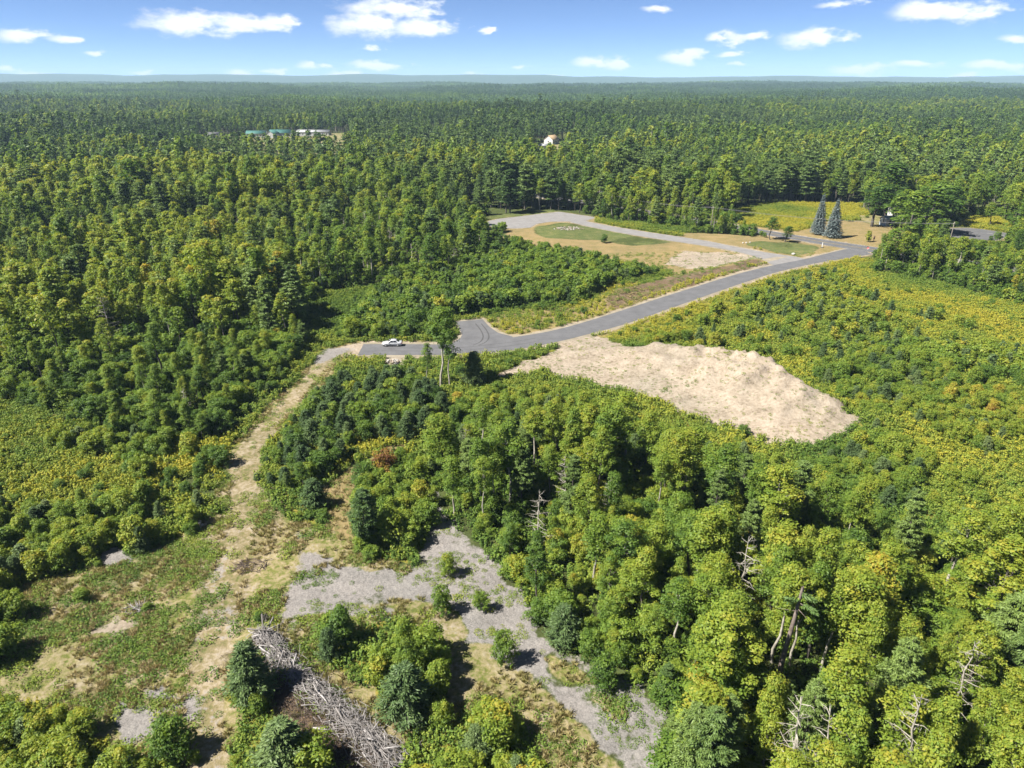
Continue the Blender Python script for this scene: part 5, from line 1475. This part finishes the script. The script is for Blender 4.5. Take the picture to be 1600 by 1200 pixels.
for i in range(2200):
    f = r.random(); j = int(f * 49); wide = np.interp(f, [0, .25, .45, .6, 1], [1.1, 1.25, 1.25, 1.5, 1.9])
    off = r.normal() * wide * 0.55 + np.interp(f, [0, .3, .5, 1], [0.2, 0.3, 0.7, 1.0])
    p = axis[j] + side[j] * off * -1 * (1 if side[j][0] < 0 else -1)
    a = math.atan2(tang[j][1], tang[j][0]) + r.normal() * 0.7; L = r.uniform(0.5, 1.6); d = np.array((math.cos(a), math.sin(a), r.normal() * 0.25)) * L / 2
    cpt = np.array((p[0] - pl[0], p[1] - pl[1], float(0.9 * math.exp(-(off / 1.7) ** 2)) + 0.15 + 0.7 * r.random()))
    st_.tube(np.array([cpt - d, cpt + r.normal(size=3) * 0.04, cpt + d]), [0.026, 0.022, 0.012], 3)
tag(st_.obj('sticks', M_LOG, pile), kind='stuff')
tw = MB()
for i in range(6500):
    f = r.random(); j = int(f * 49); off = r.normal() * 1.4 - 0.6
    p = axis[j] + side[j] * off * -1 * (1 if side[j][0] < 0 else -1)
    zc = float(0.9 * math.exp(-(off / 1.7) ** 2)) + 0.12 + 0.35 * r.random()
    a = r.random() * 6.283; L = r.uniform(0.3, 0.9); d = np.array((math.cos(a), math.sin(a), r.normal() * 0.35)) * L / 2
    cpt = np.array((p[0] - pl[0], p[1] - pl[1], zc))
    tw.tube(np.array([cpt - d, cpt + d]), [0.018, 0.010], 3)
tag(tw.obj('twigs', M_TWIG, pile), kind='stuff')
tag(pile, 'long heap of bleached grey logs and brown brush at the bottom', 'brush pile')


def small_heap(px, py, rad, n, seed, mat, label, name='brush_heap', hh=0.5, upright=False):
    x, y, _ = P(px, py); z = float(height(x, y)); r = np.random.default_rng(seed)
    o = empty(name, (x, y, z - 0.02))
    for i in range(n):
        a = r.random() * 6.283; q = rad * r.random() ** 0.6; L = r.uniform(0.7, 1.7) * (rad / 1.6) ** 0.4
        c0 = np.array((q * math.cos(a), q * math.sin(a) * 0.8, 0.08 + hh * r.random() * (1 - q / rad)))
        if upright: d = np.array((r.normal() * 0.25, r.normal() * 0.25, 1.0)) * L / 2; c0 = np.array((c0[0] * .6, c0[1] * .6, L * 0.45))
        else: a2 = r.random() * 6.283; d = np.array((math.cos(a2), math.sin(a2), r.normal() * 0.25)) * L / 2
        b = MB(); b.tube(np.array([c0 - d, c0 + r.normal(size=3) * 0.05, c0 + d]), [0.045, 0.035, 0.018], 4); b.obj('branch', mat, o)
    tag(o, label, 'brush heap')


small_heap(212, 950, 1.5, 60, 41, M_LOG, 'small round heap of grey branches on the weedy flat', hh=0.8)
small_heap(392, 884, 2.2, 70, 42, M_TWIG, 'low brown brush heap beside the dirt track', hh=0.5)
small_heap(415, 972, 0.7, 26, 43, M_DEADWOOD, 'dark upturned root stump above the log pile', 'upturned_stump', 1.0, True)
small_heap(645, 1172, 1.2, 24, 44, M_LOG, 'few bleached sticks right of the log pile', hh=0.3)

# ------------------------------------------------------------------ stones
def stone_mesh(seed, mat, squash=0.7):
    me = bpy.data.meshes.new('stone'); bm = bmesh.new(); bmesh.ops.create_icosphere(bm, subdivisions=2, radius=0.5)
    r = np.random.default_rng(seed); k = r.normal(size=(5, 3))
    for v in bm.verts:
        n = np.array(v.co); s = 1 + 0.13 * sum(math.sin(3 * float(n @ q) + i) for i, q in enumerate(k)) / 2
        v.co = Vector(n * s * np.array((1, 0.85, squash)))
    bm.to_mesh(me); bm.free(); me.materials.append(mat); return me


M_STONE = plain_mat('pale_stone', (0.20, 0.185, 0.165), (0.36, 0.34, 0.31), 2.5, 0.9)
M_STONE2 = plain_mat('tan_stone', (0.15, 0.12, 0.09), (0.28, 0.235, 0.19), 2.5, 0.9)
stones = [stone_mesh(i, M_STONE) for i in range(3)] + [stone_mesh(9 + i, M_STONE2) for i in range(3)]


def stone(name, px, py, size, k, label=None, parent=None, loc=None, group=None):
    o = bpy.data.objects.new(name, stones[k]); link(o, parent)
    if loc is None:
        x, y, _ = P(px, py); loc = (x, y, float(height(x, y)) + size * 0.22)
    o.location = loc; o.scale = (size, size, size * 0.9); o.rotation_euler = (0, 0, px * 1.3)
    if label: tag(o, label, 'boulder', group)
    return o


stone('boulder', 1240, 398.5, 1.4, 0, 'white boulder at the corner of drive and lane')
stone('boulder', 1301, 434, 1.1, 1, 'white boulder in the goldenrod below the lane')
stone('boulder', 1279, 437, 0.7, 2, 'smaller pale boulder left of the one in the goldenrod')
for i, px in enumerate((1161, 1166, 1172)):
    stone('boulder', px, 380.5 - (px - 1161) * 0.08, 0.8, i, ('leftmost', 'middle', 'rightmost')[i] + ' of three pale stones on the verge beyond the drive')
stone('boulder', 1189, 404, 0.8, 4, 'brown stone where the drive meets the lane')


def rubble(px, py, rx, ry, n, seed, label, smin=0.25, smax=0.8):
    x, y, _ = P(px, py); r = np.random.default_rng(seed); o = empty('rubble_pile', (x, y, float(height(x, y))))
    for i in range(n):
        a = r.random() * 6.283; q = r.random() ** 0.6; s = r.uniform(smin, smax)
        stone('stone', i, 0, s, int(r.integers(0, 6)), parent=o, loc=(rx * q * math.cos(a), ry * q * math.sin(a), s * 0.25 + 0.7 * (1 - q) * r.random()))
    tag(o, label, 'rubble')


rubble(888, 358, 6.5, 3.4, 90, 3, 'heap of pale broken stone on the green island by the lot', 0.25, 0.85)
rubble(615, 566, 1.7, 1.3, 34, 4, 'small tumble of tan stones under the lane below the car', 0.25, 0.7)
rubble(312, 822, 1.0, 0.8, 12, 6, 'few pale stones left of the dirt track', 0.2, 0.55)
M_BLACK = plain_mat('black_plastic', (0.012, 0.012, 0.013), (0.03, 0.03, 0.03), 3, 0.5)
x, y, _ = P(621, 571); o = empty('drum', (x, y, float(height(x, y)) + 0.30), 0.4)
b = MB(); b.tube(np.array([(-.55, 0, 0), (-.5, 0, 0), (.5, 0, 0), (.55, 0, 0)]), [.27, .31, .31, .27], 14, cap=True); b.obj('barrel', M_BLACK, o)
for q in (-.18, .18):
    b = MB(); b.tube(np.array([(q - .03, 0, 0), (q, 0, 0), (q + .03, 0, 0)]), [.312, .335, .312], 14); b.obj('hoop', M_BLACK, o)
tag(o, 'black drum lying by the tan stones below the car', 'drum')
M_TARP = plain_mat('blue_tarp', (0.02, 0.07, 0.22), (0.05, 0.14, 0.36), 3, 0.4)
x, y, _ = P(331, 744); b = MB(); n = 9
X, Y = np.meshgrid(np.linspace(-.75, .75, n), np.linspace(-.6, .6, n)); r = np.random.default_rng(2)
Zt = 0.10 + 0.32 * np.exp(-(X ** 2 + Y ** 2) * 3) + 0.10 * r.random(X.shape)
ii = (np.arange(n - 1)[:, None] * n + np.arange(n - 1)[None, :]); b.add(np.stack([X.ravel(), Y.ravel(), Zt.ravel()], 1), np.stack([ii, ii + 1, ii + n + 1, ii + n], -1).reshape(-1, 4))
o = b.obj('tarp', M_TARP); o.location = (x, y, float(height(x, y)) + 0.02)
md = o.modifiers.new('thick', 'SOLIDIFY'); md.thickness = 0.01
tag(o, 'crumpled blue tarp at the left rim of the sandy track', 'tarp')

# ------------------------------------------------------------------ the parked car
M_CAR = plain_mat('silver_paint', (0.40, 0.41, 0.43), (0.44, 0.45, 0.47), 1, 0.28, 1, 0, 0.6, 0.25)
M_GLASS = plain_mat('dark_glass', (0.012, 0.014, 0.017), (0.02, 0.022, 0.026), 1, 0.08, 1, 0, 0.6)
M_RUB = plain_mat('rubber', (0.012, 0.012, 0.012), (0.025, 0.025, 0.025), 4, 0.8)
M_RIM = plain_mat('alloy', (0.42, 0.42, 0.43), (0.55, 0.55, 0.56), 4, 0.35, 2, 0, 0.5, 0.7)
M_LAMP = plain_mat('lamp_glass', (0.65, 0.66, 0.68), (0.75, 0.76, 0.78), 4, 0.15)
M_RED = plain_mat('red_lens', (0.30, 0.012, 0.012), (0.38, 0.02, 0.02), 4, 0.2)
x, y, _ = P(612.5, 541.5)
car = empty('car', (x, y + 0.6, float(height(x, y)) + 0.058), math.radians(1.5))
LX = np.array([-2.30, -2.22, -2.0, -1.5, -1.0, -0.4, 0.5, 1.2, 1.7, 2.1, 2.26, 2.30])            # front bumper at -x
TOPZ = np.array([0.60, 0.72, 0.80, 0.90, 0.96, 0.98, 1.00, 1.02, 1.03, 1.00, 0.92, 0.70])
BOTZ = np.array([0.34, 0.26, 0.22, 0.20, 0.20, 0.20, 0.20, 0.20, 0.20, 0.24, 0.30, 0.40])
HW = np.array([0.55, 0.74, 0.84, 0.88, 0.89, 0.89, 0.89, 0.89, 0.88, 0.84, 0.76, 0.62])
b = MB(); V = []
for X_, T_, B_, W_ in zip(LX, TOPZ, BOTZ, HW):
    m_ = (T_ + B_) / 2
    V += [(X_, -W_ * 0.86, B_), (X_, -W_, m_ - 0.05), (X_, -W_ * 0.985, T_ - 0.14), (X_, -W_ * 0.86, T_ - 0.02), (X_, 0, T_ + 0.03), (X_, W_ * 0.86, T_ - 0.02), (X_, W_ * 0.985, T_ - 0.14), (X_, W_, m_ - 0.05), (X_, W_ * 0.86, B_)]
k = 9; F_ = []
for i in range(len(LX) - 1):
    for j in range(k): F_.append((i * k + j, i * k + (j + 1) % k, (i + 1) * k + (j + 1) % k, (i + 1) * k + j))
for e in (0, (len(LX) - 1) * k): F_ += [(e, e + 1, e + 7, e + 8), (e + 1, e + 2, e + 6, e + 7), (e + 2, e + 3, e + 5, e + 6)] + [(e + 3, e + 4, e + 5, e + 5)][:0]
b.add(V, F_); b.obj('body', M_CAR, car, True)
CX = [(-1.02, 0.97, 0.76), (-0.25, 1.42, 0.60), (0.35, 1.47, 0.60), (0.95, 1.40, 0.58), (1.72, 1.03, 0.72)]
b = MB(); V = []
for X_, T_, W_ in CX:
    V += [(X_, -0.80, 0.94), (X_, -W_, T_), (X_, 0, T_ + 0.03), (X_, W_, T_), (X_, 0.80, 0.94)]
F_ = [(i * 5 + j, i * 5 + j + 1, (i + 1) * 5 + j + 1, (i + 1) * 5 + j) for i in range(4) for j in range(4)]
b.add(V, F_); b.obj('roof', M_CAR, car, True)
def panel(name, pts, mat): bb = MB(); bb.add(pts, [(0, 1, 2, 3)]); return bb.obj(name, mat, car)
panel('windscreen', [(-0.96, -0.70, 1.03), (-0.96, 0.70, 1.03), (-0.30, 0.56, 1.425), (-0.30, -0.56, 1.425)], M_GLASS)
panel('rear_window', [(1.64, -0.66, 1.10), (1.00, -0.54, 1.415), (1.00, 0.54, 1.415), (1.64, 0.66, 1.10)], M_GLASS)
for s_y in (-1, 1):
    for nm, (xa, xb, xc, xd) in (('side_window', (-0.72, 0.30, 0.30, -0.22)), ('side_window', (0.37, 1.30, 0.92, 0.37))):
        panel(nm, [(xa, s_y * 0.815, 1.00), (xb, s_y * 0.815, 1.00), (xc, s_y * 0.66, 1.37), (xd, s_y * 0.66, 1.37)], M_GLASS)
    for xw in (-1.40, 1.32):
        w = empty('wheel', (xw, s_y * 0.80, 0.325), parent=car)
        bb = MB(); bb.tube(np.array([(0, -.11, 0), (0, -.09, 0), (0, .09, 0), (0, .11, 0)]), [.26, .325, .325, .26], 18); bb.obj('tyre', M_RUB, w)
        bb = MB(); bb.tube(np.array([(0, -.105, 0), (0, .105, 0)]), [.22, .22], 14, cap=True); bb.obj('rim', M_RIM, w)
    bb = MB(); bb.box(-2.24, -2.02, s_y * 0.70 - 0.10, s_y * 0.70 + 0.10, 0.60, 0.72); bb.obj('headlight', M_LAMP, car)
    bb = MB(); bb.box(2.10, 2.31, s_y * 0.66 - 0.13, s_y * 0.66 + 0.13, 0.72, 0.88); bb.obj('tail_light', M_RED, car)
    bb = MB(); bb.box(-0.80, -0.62, s_y * 0.98 - 0.09, s_y * 0.98 + 0.09, 1.00, 1.12); bb.obj('mirror', M_CAR, car)
    for xw in (-0.35, 0.60): bb = MB(); bb.box(xw, xw + 0.16, s_y * 0.895 - 0.015, s_y * 0.895 + 0.015, 0.80, 0.83); bb.obj('door_handle', M_RIM, car)
tag(car, 'silver-white sedan parked at the dead end of the asphalt lane', 'car')

# ------------------------------------------------------------------ signs, posts, poles and wires
M_WHITE = plain_mat('white_paint', (0.48, 0.48, 0.47), (0.56, 0.56, 0.55), 2, 0.6)
M_SIGNRED = plain_mat('sign_red', (0.42, 0.02, 0.02), (0.48, 0.03, 0.03), 2, 0.4)
M_STEEL = plain_mat('galvanised', (0.30, 0.31, 0.32), (0.42, 0.43, 0.44), 6, 0.5, 3, 0, 0.5, 0.6)
M_WOOD = plain_mat('dark_post', (0.06, 0.035, 0.025), (0.11, 0.07, 0.05), 6, 0.8)
x, y, _ = P(1354, 398); o = empty('stop_sign', (x, y, float(height(x, y))), math.radians(-35))
b = MB(); b.box(-.035, .035, -.03, .03, 0, 2.9); b.obj('post', M_STEEL, o)
def octagon(R, y0, y1, z0):
    bb = MB(); pts = [(R * math.cos(math.pi / 8 + q * math.pi / 4), R * math.sin(math.pi / 8 + q * math.pi / 4)) for q in range(8)]
    V = [(a, y0, z0 + c) for a, c in pts] + [(a, y1, z0 + c) for a, c in pts]
    bb.add(V, [(q, (q + 1) % 8, 8 + (q + 1) % 8, 8 + q) for q in range(8)] + [(0, 1, 2, 3), (0, 3, 4, 7), (4, 5, 6, 7), (8, 11, 10, 9), (8, 15, 12, 11), (12, 15, 14, 13)]); return bb
pl_ = octagon(0.46, -.055, -.035, 2.45).obj('plate', M_WHITE, o); octagon(0.42, -.060, -.052, 2.45).obj('face', M_SIGNRED, pl_)
cu = bpy.data.curves.new('lettering', 'FONT'); cu.body = 'STOP'; cu.size = 0.30; cu.align_x = 'CENTER'; cu.align_y = 'CENTER'; cu.extrude = 0.002; cu.materials.append(M_WHITE)
_tmp = bpy.data.objects.new('lettering', cu); COL.objects.link(_tmp)
bpy.context.view_layer.update(); _me = bpy.data.meshes.new_from_object(_tmp.evaluated_get(bpy.context.evaluated_depsgraph_get())); bpy.data.objects.remove(_tmp)
t_ = bpy.data.objects.new('lettering', _me); link(t_, pl_); t_.rotation_euler = (math.pi / 2, 0, 0); t_.location = (0, -0.064, 2.45)
tag(o, 'red stop sign where the lane meets the through road', 'sign')
x, y, _ = P(1284.5, 387); o = empty('marker_post', (x, y, float(height(x, y)))); b = MB(); b.tube(np.array([(0, 0, 0), (0, 0, 1.75)]), [.15, .15], 8); b.obj('post', M_WHITE, o)
b = MB(); b.tube(np.array([(0, 0, 1.75), (0, 0, 1.9)]), [.19, .06], 8, cap=True); b.obj('cap', M_WHITE, o); b = MB(); b.box(-.45, .45, -.4, .4, 0, .16); b.obj('footing', M_BLACK, o)
tag(o, 'stout white post on the verge between lane and through road', 'post')
x, y, _ = P(1365, 377); o = empty('post_sign', (x, y, float(height(x, y))), 0.2); b = MB(); b.box(-.09, .09, -.08, .08, 0, 2.0); b.obj('post', M_WOOD, o); b = MB(); b.box(-.35, .35, -.04, .04, .7, 1.8); b.obj('board', M_WOOD, o)
tag(o, 'dark upright board on the dry lawn by the junction', 'sign')

M_POLE = plain_mat('pole_wood', (0.10, 0.085, 0.07), (0.20, 0.175, 0.15), 4, 0.9)
M_WIRE = plain_mat('wire', (0.10, 0.10, 0.10), (0.20, 0.20, 0.20), 4, 0.6)
pole_px = [(935, 334), (1110, 364), (1330, 384 - 8), (1480, 398 - 4)]
POLES = []
for i, (px, py) in enumerate(pole_px):
    x, y, _ = P(px, py)
    cc = roads_w['county'][3]; j = int(np.argmin(np.hypot(cc[:, 0] - x, cc[:, 1] - y))); dirv = np.gradient(cc, axis=0)[j]; dirv /= np.linalg.norm(dirv); nrm = np.array((-dirv[1], dirv[0]))
    POLES.append((np.array((x, y)), math.atan2(nrm[1], nrm[0])))
for i in (0, 1, 3):
    (p, a) = POLES[i]
    o = empty('utility_pole', (p[0], p[1], float(height(*p))), a)
    b = MB(); b.tube(np.array([(0, 0, 0), (0, 0, 10.5)]), [.16, .11], 8, cap=True); b.obj('pole', M_POLE, o); b = MB(); b.box(-1.1, 1.1, -.06, .06, 9.7, 9.85); b.obj('crossarm', M_POLE, o)
    for q in (-.95, 0.3, .95): b = MB(); b.tube(np.array([(q, 0, 9.85), (q, 0, 10.05)]), [.05, .03], 6, cap=True); b.obj('insulator', M_WHITE, o)
    tag(o, ('utility pole hidden in the tree line beyond the drive', 'utility pole among the roadside pines beyond the drive', '', 'utility pole inside the aspen belt by the junction')[i], 'utility pole')
for (ia, ib) in ((0, 1), (1, 3)):
    for k_, q in enumerate((-.95, .3, .95)):
        (pa, aa), (pb, ab) = POLES[ia], POLES[ib]
        A = np.array((pa[0] + q * math.cos(aa), pa[1] + q * math.sin(aa), 10.05)); B = np.array((pb[0] + q * math.cos(ab), pb[1] + q * math.sin(ab), 10.05))
        tt = np.linspace(0, 1, 22)[:, None]; L = A + (B - A) * tt; L[:, 2] -= 4 * 1.6 * (tt * (1 - tt))[:, 0]
        b = MB(); b.tube(L, 0.022, 4)
        tag(b.obj('power_line', M_WIRE), ('near', 'middle', 'far')[k_] + (' wire strung through the tree line beyond the drive' if ia == 0 else ' wire strung past the spruces along the through road'), 'wire')

# ------------------------------------------------------------------ buildings
M_CLAP = plain_mat('white_clapboard', (0.40, 0.40, 0.39), (0.48, 0.48, 0.47), 3, 0.7)
M_BLUEWALL = plain_mat('pale_blue_clapboard', (0.28, 0.32, 0.36), (0.33, 0.37, 0.41), 3, 0.7)
M_ROOFD = plain_mat('dark_shingle', (0.05, 0.05, 0.055), (0.10, 0.10, 0.105), 3, 0.9)
M_ROOFG = plain_mat('green_metal_roof', (0.030, 0.095, 0.082), (0.045, 0.125, 0.108), 1, 0.6)
M_ROOFW = plain_mat('pale_metal_roof', (0.26, 0.265, 0.275), (0.33, 0.335, 0.34), 1, 0.55)
M_ROOFT = plain_mat('tan_shingle', (0.20, 0.14, 0.08), (0.26, 0.19, 0.115), 2, 0.9)


def building(name, loc, rz, L, W, hw, hr, wall, roof, label, nwin=4, door=True, chimney=False):
    """Gabled building, ridge along local x."""
    o = empty(name, loc, rz); b = MB()
    b.add([(-L / 2, -W / 2, 0), (L / 2, -W / 2, 0), (L / 2, -W / 2, hw), (-L / 2, -W / 2, hw)], [(0, 1, 2, 3)])
    b.add([(-L / 2, W / 2, 0), (L / 2, W / 2, 0), (L / 2, W / 2, hw), (-L / 2, W / 2, hw)], [(3, 2, 1, 0)])
    for s in (-1, 1):
        xx = s * L / 2
        b.add([(xx, -W / 2, 0), (xx, W / 2, 0), (xx, W / 2, hw), (xx, -W / 2, hw), (xx, 0, hw), (xx, 0, hw + hr)], [(0, 1, 2, 3), (3, 4, 2, 5)])
    b.obj('wall', wall, o)
    ov = 0.4; t = 0.16; sl = hr / (W / 2); b = MB()
    for s in (-1, 1):
        ye = s * (W / 2 + ov); ze = hw - ov * sl
        V = [(-L / 2 - ov, 0, hw + hr + .02), (L / 2 + ov, 0, hw + hr + .02), (L / 2 + ov, ye, ze + .02), (-L / 2 - ov, ye, ze + .02)]
        V += [(a, c, z + t) for a, c, z in V]
        b.add(V, [(0, 1, 2, 3), (4, 7, 6, 5), (0, 4, 5, 1), (1, 5, 6, 2), (2, 6, 7, 3), (3, 7, 4, 0)])
    rf = b.obj('roof', roof, o)
    if chimney: b = MB(); b.box(-0.4, 0.4, -0.35, 0.35, hw + hr - 0.6, hw + hr + 1.1); b.obj('chimney', M_STONE2, rf)
    for i in range(nwin):
        xc = -L / 2 + L * (i + 0.5) / nwin
        for s in (-1, 1):
            if door and s < 0 and i == nwin // 2:
                b = MB(); b.box(xc - .5, xc + .5, -W / 2 - .06, -W / 2 + .02, 0.1, 2.15); b.obj('door', M_ROOFD, o); continue
            z0 = hw * 0.38; yw = s * (W / 2 + 0.03)
            b = MB(); b.box(xc - .62, xc + .62, yw - .05, yw + .05, z0 - .08, z0 + 1.38); w = b.obj('window', M_WHITE, o)
            b = MB(); b.box(xc - .5, xc + .5, yw - .07, yw + .07, z0, z0 + 1.26); b.obj('pane', M_GLASS, w)
    for s in (-1, 1):
        b = MB(); xx = s * (L / 2 + .03); b.box(xx - .05, xx + .05, -.6, .6, hw * .4, hw * .4 + 1.4); w = b.obj('window', M_WHITE, o); b = MB(); b.box(xx - .07, xx + .07, -.48, .48, hw * .4 + .1, hw * .4 + 1.3); b.obj('pane', M_GLASS, w)
    return tag(o, label, 'building')


def gpos(px, py, z=0): p = P(px, py, z); return (p[0], p[1], float(height(p[0], p[1])))
building('house', gpos(1412, 343), 0.15, 11, 8, 5.2, 2.8, M_CLAP, M_ROOFD, 'white two storey house half hidden behind dark trees', 4, True, True)
building('annex', gpos(1388, 351.5), 0.15, 5.5, 4.5, 2.7, 1.2, M_BLUEWALL, M_ROOFW, 'low pale blue annex in front of the hidden white house', 2, False)
building('shed', gpos(1456, 353), -0.3, 5, 4, 2.8, 1.4, M_CLAP, M_ROOFW, 'small white shed under the trees left of the parking area', 2, True)
far = FAR_SPOTS
def fl(i, dx=0, dy=0): p = far[i]; return (p[0] + dx, p[1] + dy, float(height(p[0] + dx, p[1] + dy)))
building('barn', fl(0, -8), 0.1, 20, 10, 3.6, 2.6, M_CLAP, M_ROOFG, 'far barn with green roof, leftmost of the long farm row', 6)
building('barn', fl(0, 12, -10), 1.5, 16, 9, 4.0, 3.2, M_CLAP, M_ROOFG, 'far white gabled wing with green roof in front of the row', 4)
building('barn', fl(1, 0, 0), 0.05, 22, 10, 4.0, 3.0, M_CLAP, M_ROOFG, 'far barn with green roof in the middle of the row', 6)
building('warehouse', fl(2), 0.0, 34, 13, 4.0, 1.8, M_CLAP, M_ROOFW, 'far long shed with pale metal roof right of the green barns', 8)
building('house', fl(3), 0.5, 11, 7, 4, 2.2, M_CLAP, M_ROOFD, 'tiny far house left of the green roofed barns', 3)
building('house', fl(4), 1.0, 12, 9, 4.2, 3.2, M_CLAP, M_ROOFT, 'far white house with tan roof in the middle woods', 4)
building('shed', fl(5), 0.3, 8, 5, 2.8, 1.3, M_CLAP, M_ROOFW, 'small far white shed in front of the tan roofed house', 2)
building('barn', fl(6), 0.2, 22, 14, 6.0, 4.0, M_CLAP, M_ROOFW, 'lonely white barn near the horizon on the right', 3)

# ------------------------------------------------------------------ haze
m, nt, out = new_mat('haze_air')
pv = N(nt, 'ShaderNodeVolumePrincipled'); pv.inputs['Color'].default_value = (0.50, 0.71, 0.94, 1); pv.inputs['Density'].default_value = 0.8e-4; pv.inputs['Anisotropy'].default_value = 0.0
nt.links.new(pv.outputs[0], out.inputs['Volume'])
b = MB(); b.box(-16500, 16500, -300, 12700, -40, 235)
tag(b.obj('haze', m), 'thin blue haze softening the far forest and hills', 'haze', kind='stuff')
